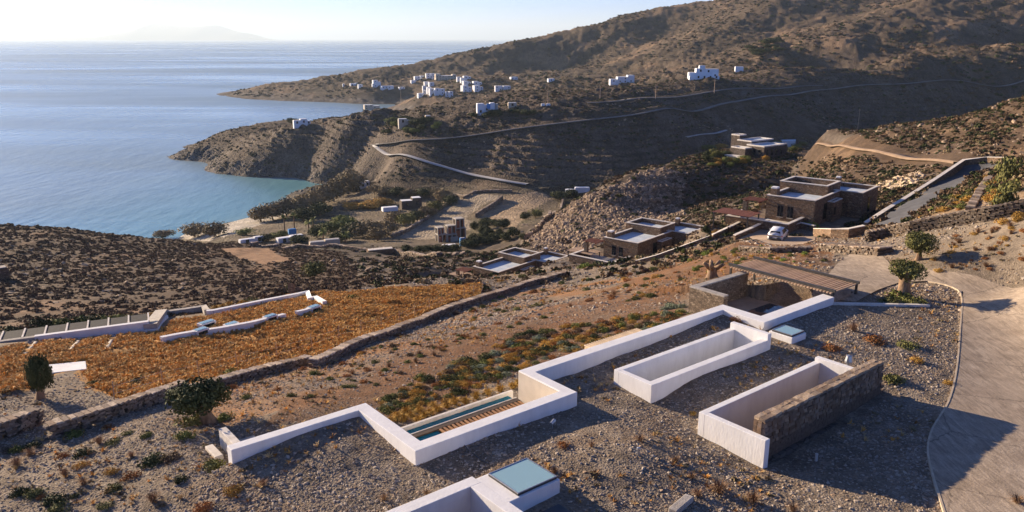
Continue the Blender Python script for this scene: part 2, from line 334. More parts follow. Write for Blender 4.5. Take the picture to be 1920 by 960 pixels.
# ------------------------------------------------------------------ terrain meshes with ground colour per vertex
def lin(h):
    h = h.lstrip('#'); c = [int(h[i:i + 2], 16) / 255 for i in (0, 2, 4)]
    return np.array([x / 12.92 if x <= .04045 else ((x + .055) / 1.055) ** 2.4 for x in c])
def ground_colour(x, y, z, zx, zy):
    wx = x + 1.2 * fbm(x, y, 6, 3, 91); wy = y + 1.2 * fbm(x, y, 6, 3, 92)
    r = np.hypot(x, y); n = len(x)
    slope = np.hypot(zx, zy)
    c = np.empty((n, 3))
    a = fbm(x, y, 3.5, 4, 101); b = fbm(x, y, 14, 4, 102); d = fbm(x, y, .7, 3, 103); e = fbm(x, y, 60, 4, 104)
    def put(mask, col):
        m = np.clip(mask, 0, 1)[:, None]; c[:] = c * (1 - m) + np.asarray(col) * m
    # default: stony hillside
    c[:] = np.array([.20, .155, .112])
    put(smooth(b, -.1, .5) * .6, [.24, .20, .155]); put(smooth(a, .1, .6) * .5, [.20, .125, .07])
    hill = smooth(r, 110, 200)
    put(hill, [.098, .072, .052])
    put(hill * smooth(b + .5 * a, .05, .35) * .8, [.055, .043, .030])
    put(hill * smooth(fbm(x, y, 9, 4, 120), .1, .4) * .5, [.165, .12, .084])
    put(hill * smooth(slope, .55, 1.1) * .6, [.16, .13, .105])
    far = smooth(r, 550, 800)
    put(far * .5, [.12, .085, .055]); put(far * smooth(e, -.05, .4) * .6, [.075, .058, .04])
    put(far * smooth(fbm(x, y, 30, 4, 130), .12, .4) * .65, [.24, .16, .10])
    # roof gravel of the villa
    s = x * D1[0] + y * D1[1]; t = x * D2[0] + y * D2[1]
    near = 1 - smooth(r, 55, 75)
    put(near * smooth(d, -.3, .6) * .55, [.27, .222, .17]); put(near * smooth(a, .15, .55) * .45, [.16, .115, .078])
    put(inpoly(wx, wy, STONY) * (.55 + .35 * a), [.235, .19, .14])
    put(inpoly(wx, wy, RUST) * np.clip(.6 + .9 * a + .5 * b, 0, .95), [.235, .118, .052])
    put(inpoly(wx, wy, SOIL) * np.clip(.75 + .5 * a, 0, 1), [.165, .083, .040])
    put(inpoly(wx, wy, SCRUB) * 1.0, [.10, .064, .040]); put(inpoly(wx, wy, SCRUB) * smooth(b, .15, .55) * .7, [.22, .125, .068])
    put(inpoly(wx, wy, TANPATCH) * .9, [.30, .175, .095])
    put(inpoly(wx, wy, ORANGE) * 1.0, [.36, .19, .06]); put(inpoly(wx, wy, ORANGE) * smooth(b + .4 * a, .1, .5) * .75, [.15, .085, .04])
    put(inpoly(wx, wy, ROCKFACE) * (.6 + .4 * a), [.20, .14, .092])
    put(inpoly(wx, wy, RIDGE) * np.clip(.85 + .3 * a, 0, 1), [.105, .068, .042]); put(inpoly(wx, wy, RIDGE) * smooth(a, .15, .5) * .6, [.21, .14, .085])
    put(inpoly(wx, wy, UPGARDEN) * .8, [.25, .17, .10])
    valley = (1 - smooth(z, 10, 20)) * smooth(r, 200, 235) * (1 - smooth(r, 420, 470)) * (1 - smooth(slope, .2, .4))
    put(valley * .85, [.19, .15, .10]); put(valley * smooth(b, 0, .5) * .6, [.12, .105, .06])
    put(inpoly(wx, wy, FIELD_A), [.30, .245, .18]); put(inpoly(wx, wy, FIELD_B), [.335, .25, .165])
    put(inpoly(x, y, BEACH), [.46, .41, .34])
    put(inpoly(wx, wy, PALEROCK), [.62, .47, .30])
    coast = smooth(r, 330, 420) * (1 - smooth(z + 3 * b, 3, 9)) * smooth(slope, .1, .3)
    put(coast * .85, [.12, .10, .085]); put(coast * smooth(a, .1, .5) * .6, [.25, .215, .18])
    c *= (1 + .16 * a + .12 * d)[:, None]
    return np.clip(c, .01, .9)
def add_mesh(name, v, f, mat=None, smooth_shade=False):
    me = bpy.data.meshes.new(name)
    v = np.asarray(v, np.float32); f = np.asarray(f, np.int32); k = f.shape[1]
    me.vertices.add(len(v)); me.vertices.foreach_set('co', v.ravel())
    me.loops.add(f.size); me.loops.foreach_set('vertex_index', f.ravel())
    me.polygons.add(len(f)); me.polygons.foreach_set('loop_start', np.arange(0, f.size, k, dtype=np.int32))
    me.polygons.foreach_set('loop_total', np.full(len(f), k, np.int32))
    if smooth_shade: me.polygons.foreach_set('use_smooth', np.ones(len(f), bool))
    me.update(calc_edges=True); me.validate()
    ob = bpy.data.objects.new(name, me); COL.objects.link(ob)
    if mat: me.materials.append(mat)
    return ob
def polar(name, rings, na, mat, skip_below=None):
    th = np.linspace(R(-47), R(47), na)
    rr, tt = np.meshgrid(rings, th, indexing='ij')
    x = (rr * np.sin(tt)).ravel(); y = (rr * np.cos(tt)).ravel()
    z = H(x, y)
    zz = z.reshape(rr.shape); XX = x.reshape(rr.shape); YY = y.reshape(rr.shape)
    dr = np.gradient(zz, axis=0) / np.gradient(rr, axis=0); dt = np.gradient(zz, axis=1) / (rr * np.gradient(tt, axis=1))
    zx = dr * np.sin(tt) + dt * np.cos(tt); zy = dr * np.cos(tt) - dt * np.sin(tt)
    col = ground_colour(x, y, z, zx.ravel(), zy.ravel())
    nr = len(rings)
    i = np.arange(nr - 1)[:, None] * na + np.arange(na - 1)[None]
    f = np.stack([i, i + 1, i + na + 1, i + na], -1).reshape(-1, 4)
    if skip_below is not None:
        keep = z[f].max(1) > skip_below; f = f[keep]
    ob = add_mesh(name, np.stack([x, y, z], -1), f[:, ::-1], mat, True)
    at = ob.data.color_attributes.new('Col', 'FLOAT_COLOR', 'POINT')
    at.data.foreach_set('color', np.concatenate([col, np.ones((len(col), 1))], 1).astype(np.float32).ravel())
    return ob
def nodes_of(mat):
    mat.use_nodes = True; nt = mat.node_tree; nt.nodes.clear()
    out = nt.nodes.new('ShaderNodeOutputMaterial'); b = nt.nodes.new('ShaderNodeBsdfPrincipled')
    nt.links.new(b.outputs[0], out.inputs[0]); return nt, b, out
def nd(nt, typ, **kw):
    n = nt.nodes.new(typ)
    for k, v in kw.items():
        if k in n.inputs.keys() if hasattr(n.inputs, 'keys') else False: n.inputs[k].default_value = v
        else: setattr(n, k, v)
    return n
def ground_material(name, fine, coarse, bump):
    m = bpy.data.materials.new(name); nt, b, out = nodes_of(m)
    at = nt.nodes.new('ShaderNodeVertexColor'); at.layer_name = 'Col'
    tc = nt.nodes.new('ShaderNodeTexCoord')
    n1 = nt.nodes.new('ShaderNodeTexNoise'); n1.inputs['Scale'].default_value = fine; n1.inputs['Detail'].default_value = 5; n1.inputs['Roughness'].default_value = .65
    n2 = nt.nodes.new('ShaderNodeTexNoise'); n2.inputs['Scale'].default_value = coarse; n2.inputs['Detail'].default_value = 4
    v1 = nt.nodes.new('ShaderNodeTexVoronoi'); v1.inputs['Scale'].default_value = fine * 1.4
    for n in (n1, n2, v1): nt.links.new(tc.outputs['Object'], n.inputs['Vector'])
    r1 = nt.nodes.new('ShaderNodeMapRange'); r1.inputs[1].default_value = .3; r1.inputs[2].default_value = .7; r1.inputs[3].default_value = .55; r1.inputs[4].default_value = 1.4
    r2 = nt.nodes.new('ShaderNodeMapRange'); r2.inputs[1].default_value = .3; r2.inputs[2].default_value = .7; r2.inputs[3].default_value = .75; r2.inputs[4].default_value = 1.25
    nt.links.new(n1.outputs[0], r1.inputs[0]); nt.links.new(n2.outputs[0], r2.inputs[0])
    mu = nt.nodes.new('ShaderNodeMath'); mu.operation = 'MULTIPLY'
    nt.links.new(r1.outputs[0], mu.inputs[0]); nt.links.new(r2.outputs[0], mu.inputs[1])
    vm = nt.nodes.new('ShaderNodeVectorMath'); vm.operation = 'SCALE'
    nt.links.new(at.outputs[0], vm.inputs[0]); nt.links.new(mu.outputs[0], vm.inputs['Scale'])
    nt.links.new(vm.outputs[0], b.inputs['Base Color'])
    b.inputs['Roughness'].default_value = .95; b.inputs['Specular IOR Level'].default_value = .15
    ad = nt.nodes.new('ShaderNodeMath'); ad.operation = 'ADD'
    nt.links.new(n1.outputs[0], ad.inputs[0]); nt.links.new(v1.outputs[0], ad.inputs[1])
    bp = nt.nodes.new('ShaderNodeBump'); bp.inputs['Strength'].default_value = 1.0; bp.inputs['Distance'].default_value = bump
    nt.links.new(ad.outputs[0], bp.inputs['Height']); nt.links.new(bp.outputs[0], b.inputs['Normal'])
    return m
M_GROUND = ground_material('stony_ground', 7.0, .9, .035)
M_HILL = ground_material('hillside', .9, .12, .5)
def structure(o, label=None, cat=None):
    o['kind'] = 'structure'
    if label: o['label'] = label
    if cat: o['category'] = cat
    return o
FINE = 1.0
g = polar('ground', np.geomspace(13, 250, int(600 * FINE)), int(720 * FINE), M_GROUND)
structure(g, 'stony gravel hillside around the white-edged villa sloping down to the valley', 'ground')
h = polar('hills', np.concatenate([np.geomspace(250, 620, int(400 * FINE)), np.geomspace(622, 1600, int(240 * FINE))]), int(900 * FINE), M_HILL, -3.0)
structure(h, 'dry brown terraced hills, promontory and mountain round the bay', 'hills')
# the shared ring r = 250 of the two sheets uses different angular steps: overlap by a skirt
# ------------------------------------------------------------------ sea, far island, haze
SEA_R = 60000.0
def water_material():
    m = bpy.data.materials.new('sea_water'); nt, b, out = nodes_of(m)
    tc = nt.nodes.new('ShaderNodeTexCoord')
    def noise(scale, sx, sy, det, rot):
        mp = nt.nodes.new('ShaderNodeMapping'); mp.inputs['Scale'].default_value = (sx, sy, 1); mp.inputs['Rotation'].default_value = (0, 0, rot)
        n = nt.nodes.new('ShaderNodeTexNoise'); n.inputs['Scale'].default_value = scale; n.inputs['Detail'].default_value = det; n.inputs['Roughness'].default_value = .6
        nt.links.new(tc.outputs['Object'], mp.inputs[0]); nt.links.new(mp.outputs[0], n.inputs['Vector']); return n
    w1 = noise(.16, 1, .45, 4, R(20)); w2 = noise(.02, 1, .35, 4, R(10)); w3 = noise(.0022, .35, 1.6, 4, R(0))
    at = nt.nodes.new('ShaderNodeVertexColor'); at.layer_name = 'Col'
    nt.links.new(at.outputs[0], b.inputs['Base Color'])
    rr = nt.nodes.new('ShaderNodeMapRange'); rr.inputs[1].default_value = .38; rr.inputs[2].default_value = .62; rr.inputs[3].default_value = .20; rr.inputs[4].default_value = .42
    nt.links.new(w3.outputs[0], rr.inputs[0]); nt.links.new(rr.outputs[0], b.inputs['Roughness'])
    b.inputs['IOR'].default_value = 1.33; b.inputs['Specular IOR Level'].default_value = .5
    ad = nt.nodes.new('ShaderNodeMath'); ad.operation = 'MULTIPLY_ADD'; ad.inputs[1].default_value = 2.5
    nt.links.new(w2.outputs[0], ad.inputs[0]); nt.links.new(w1.outputs[0], ad.inputs[2])
    bp = nt.nodes.new('ShaderNodeBump'); bp.inputs['Strength'].default_value = .2; bp.inputs['Distance'].default_value = 2.2
    nt.links.new(ad.outputs[0], bp.inputs['Height']); nt.links.new(bp.outputs[0], b.inputs['Normal'])
    return m
_rs = np.concatenate([np.geomspace(180, 1200, 110), np.geomspace(1300, SEA_R, 34)])
_th = np.linspace(R(-80), R(80), 260)
_rr, _tt = np.meshgrid(_rs, _th, indexing='ij')
_x = (_rr * np.sin(_tt)).ravel(); _y = (_rr * np.cos(_tt)).ravel()
_hz = np.where(_rr.ravel() < 1300, H(_x, _y, False), -8)
# sea bed seen through the shallows: turquoise over sand, deep blue off shore
_bay = [(q[0], q[1]) for q in (at_z(u, v, 0) for u, v in [(345,440),(420,419),(470,407),(540,380),(600,352),(630,345)])]
_db = dist_line(_x, _y, _bay)
_sh = (1 - smooth(_db, 0, 150)) ** 1.3
_sh2 = 1 - smooth(_db, 0, 16)
_c = np.array([.17, .255, .305])[None] * np.ones((len(_x), 1))
_c = _c * (1 - _sh[:, None]) + np.array([.11, .26, .30])[None] * _sh[:, None]
_c = _c * (1 - _sh2[:, None] * .6) + np.array([.16, .30, .30])[None] * _sh2[:, None] * .6
_na = len(_th)
_i = np.arange(len(_rs) - 1)[:, None] * _na + np.arange(_na - 1)[None]
_f = np.stack([_i, _i + _na, _i + _na + 1, _i + 1], -1).reshape(-1, 4)
sea = add_mesh('sea', np.stack([_x, _y, np.zeros_like(_x)], -1), _f, water_material(), True)
_at = sea.data.color_attributes.new('Col', 'FLOAT_COLOR', 'POINT')
_at.data.foreach_set('color', np.concatenate([_c, np.ones((len(_c), 1))], 1).astype(np.float32).ravel())
structure(sea, 'calm blue sea filling the bay out to the horizon', 'sea')

def island():
    # long low island on the horizon with a twin summit
    Y = 36000.0
    prof = [(120,72),(135,70),(165,70),(205,71),(230,65),(255,59),(275,54),(296,44),(310,47),(335,49),(360,51),(385,49),(405,47),(425,55),(445,60),(462,63),(478,70),(485,72)]
    us = np.linspace(118, 487, 130); vs = np.interp(us, [p[0] for p in prof], [p[1] for p in prof])
    vs = vs + .8 * fbm(us, us * 0, 18, 3, 5)
    rows = 26; v = []; 
    for k in range(rows):
        d = k / (rows - 1)                       # 0 near shore .. 1 far shore
        for u, vv in zip(us, vs):
            q = at_y(u, vv, Y); top = max(q[2], 0.0)
            yy = Y + (d - .5) * 7000
            w = math.sin(math.pi * d) ** .8
            x = q[0] * (1 + (d - .5) * .02)
            v.append((x, yy, max(top * w * (1 + .12 * float(fbm(np.array([x]), np.array([yy]), 2000, 3, 8)[0]) * (1 - w)), 0) - 4.0 * (1 - w)))
    n = len(us); i = np.arange(rows - 1)[:, None] * n + np.arange(n - 1)[None]
    f = np.stack([i, i + n, i + n + 1, i + 1], -1).reshape(-1, 4)[:, ::-1]
    m = bpy.data.materials.new('island_rock'); nt, b, out = nodes_of(m)
    nz = nt.nodes.new('ShaderNodeTexNoise'); nz.inputs['Scale'].default_value = .001; nz.inputs['Detail'].default_value = 6
    cr = nt.nodes.new('ShaderNodeValToRGB'); cr.color_ramp.elements[0].color = (.07, .06, .045, 1); cr.color_ramp.elements[1].color = (.18, .14, .10, 1)
    tc = nt.nodes.new('ShaderNodeTexCoord'); nt.links.new(tc.outputs['Object'], nz.inputs['Vector']); nt.links.new(nz.outputs[0], cr.inputs[0]); nt.links.new(cr.outputs[0], b.inputs['Base Color'])
    b.inputs['Roughness'].default_value = 1
    o = add_mesh('island', v, f, m, True)
    structure(o, 'pale hazy twin-peaked island on the sea horizon', 'island')
island()
def haze():
    m = bpy.data.materials.new('haze_air'); m.use_nodes = True; nt = m.node_tree; nt.nodes.clear()
    out = nt.nodes.new('ShaderNodeOutputMaterial'); pv = nt.nodes.new('ShaderNodeVolumePrincipled')
    pv.inputs['Density'].default_value = HAZE_DENSITY; pv.inputs['Color'].default_value = (.70, .86, 1.0, 1); pv.inputs['Anisotropy'].default_value = .21
    nt.links.new(pv.outputs[0], out.inputs['Volume'])
    L = SEA_R + 300
    v = [(x, y, z) for z in (-12, 920) for x, y in ((-L, -400), (L, -400), (L, L), (-L, L))]
    f = [(0, 3, 2, 1), (4, 5, 6, 7), (0, 1, 5, 4), (1, 2, 6, 5), (2, 3, 7, 6), (3, 0, 4, 7)]
    o = add_mesh('haze', v, f, m)
    o['kind'] = 'stuff'; o['label'] = 'thin sunlit sea haze filling the air over the bay'; o['category'] = 'haze'
HAZE_DENSITY = 0.000055
haze()
# ------------------------------------------------------------------ object helpers
def tag(o, label, cat, group=None, kind=None):
    o['label'] = label; o['category'] = cat
    if group: o['group'] = group
    if kind: o['kind'] = kind
    return o
def empty(name, loc=(0, 0, 0), rz=0.0):
    o = bpy.data.objects.new(name, None); COL.objects.link(o); o.empty_display_size = .3
    o.location = loc; o.rotation_euler = (0, 0, rz); return o
class MB:
    """collects shapes and links them as one mesh object"""
    def __init__(self): self.v = []; self.f = []; self.c = None
    def add(self, vs, fs):
        n = len(self.v); self.v += [tuple(p) for p in vs]; self.f += [tuple(i + n for i in q) for q in fs]; return self
    def box(self, x0, x1, y0, y1, z0, z1):
        return self.add([(x0,y0,z0),(x1,y0,z0),(x1,y1,z0),(x0,y1,z0),(x0,y0,z1),(x1,y0,z1),(x1,y1,z1),(x0,y1,z1)],
                        [(0,3,2,1),(4,5,6,7),(0,1,5,4),(1,2,6,5),(2,3,7,6),(3,0,4,7)])
    def prism(self, poly, z0, z1):
        a = sum(poly[i][0] * poly[(i+1) % len(poly)][1] - poly[(i+1) % len(poly)][0] * poly[i][1] for i in range(len(poly)))
        if a < 0: poly = poly[::-1]
        n = len(poly); z0 = z0 if hasattr(z0, '__len__') else [z0] * n; z1 = z1 if hasattr(z1, '__len__') else [z1] * n
        vs = [(p[0], p[1], z) for p, z in zip(poly, z0)] + [(p[0], p[1], z) for p, z in zip(poly, z1)]
        return self.add(vs, [tuple(range(n - 1, -1, -1)), tuple(range(n, 2 * n))] + [(i, (i+1) % n, n + (i+1) % n, n + i) for i in range(n)])
    def tube(self, p, q, r0, r1=None, n=8, caps=True):
        r1 = r0 if r1 is None else r1
        p = Vector(p); q = Vector(q); d = (q - p).normalized(); a = d.orthogonal().normalized(); b = d.cross(a)
        vs = []
        for c, r in ((p, r0), (q, r1)):
            vs += [tuple(c + (a * math.cos(2 * math.pi * k / n) + b * math.sin(2 * math.pi * k / n)) * r) for k in range(n)]
        fs = [(k, (k+1) % n, n + (k+1) % n, n + k) for k in range(n)]
        if caps: fs += [tuple(range(n - 1, -1, -1)), tuple(range(n, 2 * n))]
        return self.add(vs, fs)
    def lathe(self, c, prof, n=12):      # prof: (radius, z) from bottom to top
        vs = []; fs = []; m = len(prof)
        for r, z in prof: vs += [(c[0] + r * math.cos(2 * math.pi * k / n), c[1] + r * math.sin(2 * math.pi * k / n), c[2] + z) for k in range(n)]
        for j in range(m - 1): fs += [(j*n + k, j*n + (k+1) % n, (j+1)*n + (k+1) % n, (j+1)*n + k) for k in range(n)]
        fs += [tuple(range(n - 1, -1, -1)), tuple(range((m - 1) * n, m * n))]
        return self.add(vs, fs)
    def mesh(self, name, mat, sm=False):
        me = bpy.data.meshes.new(name); me.from_pydata(self.v, [], self.f); me.update()
        if mat: me.materials.append(mat)
        if sm: me.polygons.foreach_set('use_smooth', [True] * len(me.polygons))
        return me
    def build(self, name, mat, parent=None, bevel=0.0, sm=False):
        o = bpy.data.objects.new(name, self.mesh(name, mat, sm)); COL.objects.link(o)
        if parent: o.parent = parent
        if bevel:
            b = o.modifiers.new('bevel', 'BEVEL'); b.width = bevel; b.segments = 2; b.limit_method = 'ANGLE'
        return o
def link_mesh(name, me, parent=None, loc=None, rot=None, scale=None):
    o = bpy.data.objects.new(name, me); COL.objects.link(o)
    if parent: o.parent = parent
    if loc is not None: o.location = loc
    if rot is not None: o.rotation_euler = rot
    if scale is not None: o.scale = scale if hasattr(scale, '__len__') else (scale,) * 3
    return o
def setcol(me, cols):
    at = me.color_attributes.new('Col', 'FLOAT_COLOR', 'POINT')
    at.data.foreach_set('color', np.concatenate([cols, np.ones((len(cols), 1))], 1).astype(np.float32).ravel())

# ------------------------------------------------------------------ materials
def mat_noise(name, c0, c1, scale=3.0, rough=.8, bump=0.0, bscale=None, spec=.3, metal=0.0, detail=5, objrand=0.0, lo=.35, hi=.65, stretch=None):
    m = bpy.data.materials.new(name); nt, b, out = nodes_of(m)
    tc = nt.nodes.new('ShaderNodeTexCoord'); src = tc.outputs['Object']
    if stretch:
        mp = nt.nodes.new('ShaderNodeMapping'); mp.inputs['Scale'].default_value = stretch; nt.links.new(src, mp.inputs[0]); src = mp.outputs[0]
    nz = nt.nodes.new('ShaderNodeTexNoise'); nz.inputs['Scale'].default_value = scale; nz.inputs['Detail'].default_value = detail; nz.inputs['Roughness'].default_value = .6
    nt.links.new(src, nz.inputs['Vector'])
    cr = nt.nodes.new('ShaderNodeValToRGB'); cr.color_ramp.elements[0].position = lo; cr.color_ramp.elements[1].position = hi
    cr.color_ramp.elements[0].color = (*c0, 1); cr.color_ramp.elements[1].color = (*c1, 1)
    nt.links.new(nz.outputs[0], cr.inputs[0]); col = cr.outputs[0]
    if objrand:
        oi = nt.nodes.new('ShaderNodeObjectInfo'); mr = nt.nodes.new('ShaderNodeMapRange'); mr.inputs[3].default_value = 1 - objrand; mr.inputs[4].default_value = 1 + objrand
        nt.links.new(oi.outputs['Random'], mr.inputs[0])
        vm = nt.nodes.new('ShaderNodeVectorMath'); vm.operation = 'SCALE'; nt.links.new(col, vm.inputs[0]); nt.links.new(mr.outputs[0], vm.inputs['Scale']); col = vm.outputs[0]
    nt.links.new(col, b.inputs['Base Color'])
    b.inputs['Roughness'].default_value = rough; b.inputs['Specular IOR Level'].default_value = spec; b.inputs['Metallic'].default_value = metal
    if bump:
        nb = nt.nodes.new('ShaderNodeTexNoise'); nb.inputs['Scale'].default_value = bscale or scale * 3; nb.inputs['Detail'].default_value = 4
        nt.links.new(src, nb.inputs['Vector']); bp = nt.nodes.new('ShaderNodeBump'); bp.inputs['Distance'].default_value = bump
        nt.links.new(nb.outputs[0], bp.inputs['Height']); nt.links.new(bp.outputs[0], b.inputs['Normal'])
    return m
def mat_masonry(name, cols, sx=2.6, sz=5.5, bump=.05, joint=(.06, .05, .04)):
    """rubble stone courses: squashed voronoi cells with their own tone and recessed joints"""
    m = bpy.data.materials.new(name); nt, b, out = nodes_of(m)
    tc = nt.nodes.new('ShaderNodeTexCoord'); mp = nt.nodes.new('ShaderNodeMapping'); mp.inputs['Scale'].default_value = (sx, sx, sz)
    nt.links.new(tc.outputs['Object'], mp.inputs[0])
    v1 = nt.nodes.new('ShaderNodeTexVoronoi'); v1.inputs['Scale'].default_value = 1; v2 = nt.nodes.new('ShaderNodeTexVoronoi'); v2.feature = 'DISTANCE_TO_EDGE'; v2.inputs['Scale'].default_value = 1
    nt.links.new(mp.outputs[0], v1.inputs['Vector']); nt.links.new(mp.outputs[0], v2.inputs['Vector'])
    cr = nt.nodes.new('ShaderNodeValToRGB'); el = cr.color_ramp.elements
    while len(el) < len(cols): el.new(.5)
    for k, c in enumerate(cols): el[k].position = k / (len(cols) - 1); el[k].color = (*c, 1)
    sp = nt.nodes.new('ShaderNodeSeparateColor'); nt.links.new(v1.outputs['Color'], sp.inputs[0]); nt.links.new(sp.outputs[0], cr.inputs[0])
    mr = nt.nodes.new('ShaderNodeMapRange'); mr.inputs[1].default_value = .0; mr.inputs[2].default_value = .09; nt.links.new(v2.outputs['Distance'], mr.inputs[0])
    mx = nt.nodes.new('ShaderNodeMix'); mx.data_type = 'RGBA'; mx.inputs['A'].default_value = (*joint, 1)
    nt.links.new(mr.outputs[0], mx.inputs['Factor']); nt.links.new(cr.outputs[0], mx.inputs['B']); nt.links.new(mx.outputs['Result'], b.inputs['Base Color'])
    bp = nt.nodes.new('ShaderNodeBump'); bp.inputs['Distance'].default_value = bump; nt.links.new(mr.outputs[0], bp.inputs['Height']); nt.links.new(bp.outputs[0], b.inputs['Normal'])
    b.inputs['Roughness'].default_value = .92; b.inputs['Specular IOR Level'].default_value = .2
    return m
def mat_vcol(name, rough=.9, scale=8, var=.35, bump=.01):
    m = bpy.data.materials.new(name); nt, b, out = nodes_of(m)
    at = nt.nodes.new('ShaderNodeVertexColor'); at.layer_name = 'Col'; tc = nt.nodes.new('ShaderNodeTexCoord')
    nz = nt.nodes.new('ShaderNodeTexNoise'); nz.inputs['Scale'].default_value = scale; nz.inputs['Detail'].default_value = 5; nt.links.new(tc.outputs['Object'], nz.inputs['Vector'])
    mr = nt.nodes.new('ShaderNodeMapRange'); mr.inputs[1].default_value = .3; mr.inputs[2].default_value = .7; mr.inputs[3].default_value = 1 - var; mr.inputs[4].default_value = 1 + var
    nt.links.new(nz.outputs[0], mr.inputs[0]); vm = nt.nodes.new('ShaderNodeVectorMath'); vm.operation = 'SCALE'
    nt.links.new(at.outputs[0], vm.inputs[0]); nt.links.new(mr.outputs[0], vm.inputs['Scale']); nt.links.new(vm.outputs[0], b.inputs['Base Color'])
    bp = nt.nodes.new('ShaderNodeBump'); bp.inputs['Distance'].default_value = bump; nt.links.new(nz.outputs[0], bp.inputs['Height']); nt.links.new(bp.outputs[0], b.inputs['Normal'])
    b.inputs['Roughness'].default_value = rough; b.inputs['Specular IOR Level'].default_value = .2
    return m
def mat_leaf(name, c0, c1, rnd=.25):
    m = mat_noise(name, c0, c1, 2.2, .8, objrand=rnd, spec=.15)
    b = [n for n in m.node_tree.nodes if n.type == 'BSDF_PRINCIPLED'][0]
    b.inputs['Subsurface Weight'].default_value = 0
    return m
M = dict(
 white=mat_noise('white_plaster', (.71, .70, .69), (.81, .805, .80), 1.6, .8, .010, 9, spec=.2, lo=.25, hi=.6, stretch=(1, 1, .35), detail=8),
 beige=mat_noise('beige_plaster', (.52, .46, .38), (.60, .53, .44), 1.2, .8, .004, 15),
 stone_top=mat_noise('grey_coping', (.30, .27, .24), (.46, .42, .37), 2.5, .9, .02, 9),
 pale_top=mat_noise('pale_coping', (.56, .51, .45), (.74, .69, .62), 2.0, .85, .008, 12),
 screed=mat_noise('roof_screed', (.47, .53, .58), (.60, .66, .71), .7, .7, .004, 10),  # bluish tint stands in for sky-blue shade on the flat roofs
 masonry=mat_masonry('brown_rubble_masonry', [(.19, .115, .068), (.29, .185, .115), (.22, .15, .10), (.38, .265, .17)]),
 masonry_fine=mat_masonry('fine_rubble_masonry', [(.13, .095, .065), (.27, .20, .14), (.19, .14, .10), (.36, .28, .20)], 4.2, 9, .03),
 dark_masonry=mat_masonry('dark_rubble_masonry', [(.10, .08, .065), (.16, .125, .10), (.13, .10, .085), (.2, .16, .13)], 2.2, 4.5, .08),
 wood=mat_noise('oiled_wood', (.26, .13, .06), (.40, .22, .11), 6, .65, .002, 40, objrand=.18, stretch=(1, 6, 6)),
 grey_wood=mat_noise('weathered_wood', (.40, .27, .175), (.54, .38, .26), 6, .8, .002, 40, objrand=.15, stretch=(1, 6, 6)),
 pale_wood=mat_noise('pale_wood', (.55, .42, .28), (.68, .54, .38), 6, .7, objrand=.12, stretch=(1, 6, 6)),
 dark_metal=mat_noise('dark_metal', (.035, .033, .032), (.06, .056, .052), 5, .45, spec=.5),
 steel=mat_noise('galvanised_steel', (.42, .43, .45), (.55, .56, .58), 9, .35, metal=.8),
 dark_glass=mat_noise('dark_window', (.012, .014, .018), (.02, .022, .027), 1, .12, spec=.6),
 concrete=mat_noise('sandy_concrete', (.30, .215, .145), (.44, .33, .235), .9, .9, .012, 14, detail=9, lo=.3, hi=.7),
 asphalt=mat_noise('grey_asphalt', (.075, .075, .08), (.11, .11, .115), .9, .9, .004, 30),
 dirt=mat_noise('dirt_road', (.30, .22, .155), (.42, .32, .235), .35, .95, .02, 6),
 pale_road=mat_noise('pale_concrete_road', (.34, .33, .33), (.46, .45, .44), .3, .9),
 kerb=mat_noise('pale_kerb', (.42, .34, .24), (.56, .46, .34), 2, .85),
 red_wood=mat_noise('red_brown_timber', (.16, .055, .035), (.23, .085, .055), 4, .8),
 gold=mat_leaf('golden_grass', (.36, .20, .04), (.52, .32, .075)),
 olive=mat_leaf('olive_leaf', (.10, .105, .032), (.20, .19, .065)),
 green=mat_leaf('green_leaf', (.10, .12, .028), (.21, .22, .06)),
 bright=mat_leaf('bright_leaf', (.14, .19, .03), (.24, .28, .06)),
 dark_leaf=mat_leaf('dark_leaf', (.035, .045, .018), (.08, .09, .034)),
 brown_leaf=mat_leaf('brown_scrub', (.085, .055, .033), (.17, .11, .065)),
 rust_leaf=mat_leaf('rust_scrub', (.24, .095, .03), (.38, .17, .055)),
 tamarisk=mat_leaf('tamarisk_leaf', (.17, .13, .07), (.29, .225, .125)),
 grey_leaf=mat_leaf('grey_green_leaf', (.16, .19, .13), (.26, .29, .20)),
 bark=mat_noise('bark', (.16, .10, .06), (.33, .22, .135), 5, .9, .03, 14, stretch=(1, 1, .3)),
 rock=mat_noise('hill_rock', (.20, .145, .10), (.40, .30, .21), 1.4, .95, .05, 4, objrand=.3),
)
def glass_material():
    m = bpy.data.materials.new('skylight_glass'); nt, b, out = nodes_of(m)
    b.inputs['Base Color'].default_value = (.42, .66, .73, 1); b.inputs['Roughness'].default_value = .03; b.inputs['IOR'].default_value = 1.5
    b.inputs['Transmission Weight'].default_value = .35; b.inputs['Specular IOR Level'].default_value = .6
    return m
def pool_material():
    m = bpy.data.materials.new('pool_water'); nt, b, out = nodes_of(m)
    b.inputs['Base Color'].default_value = (.012, .19, .235, 1); b.inputs['Roughness'].default_value = .12; b.inputs['Specular IOR Level'].default_value = .25; b.inputs['IOR'].default_value = 1.33
    nz = nt.nodes.new('ShaderNodeTexNoise'); nz.inputs['Scale'].default_value = 3; bp = nt.nodes.new('ShaderNodeBump'); bp.inputs['Distance'].default_value = .01; bp.inputs['Strength'].default_value = .4
    tc = nt.nodes.new('ShaderNodeTexCoord'); nt.links.new(tc.outputs['Object'], nz.inputs['Vector']); nt.links.new(nz.outputs[0], bp.inputs['Height']); nt.links.new(bp.outputs[0], b.inputs['Normal'])
    return m
M['glass'] = glass_material(); M['pool'] = pool_material()
M['stonev'] = mat_vcol('rubble_stone')
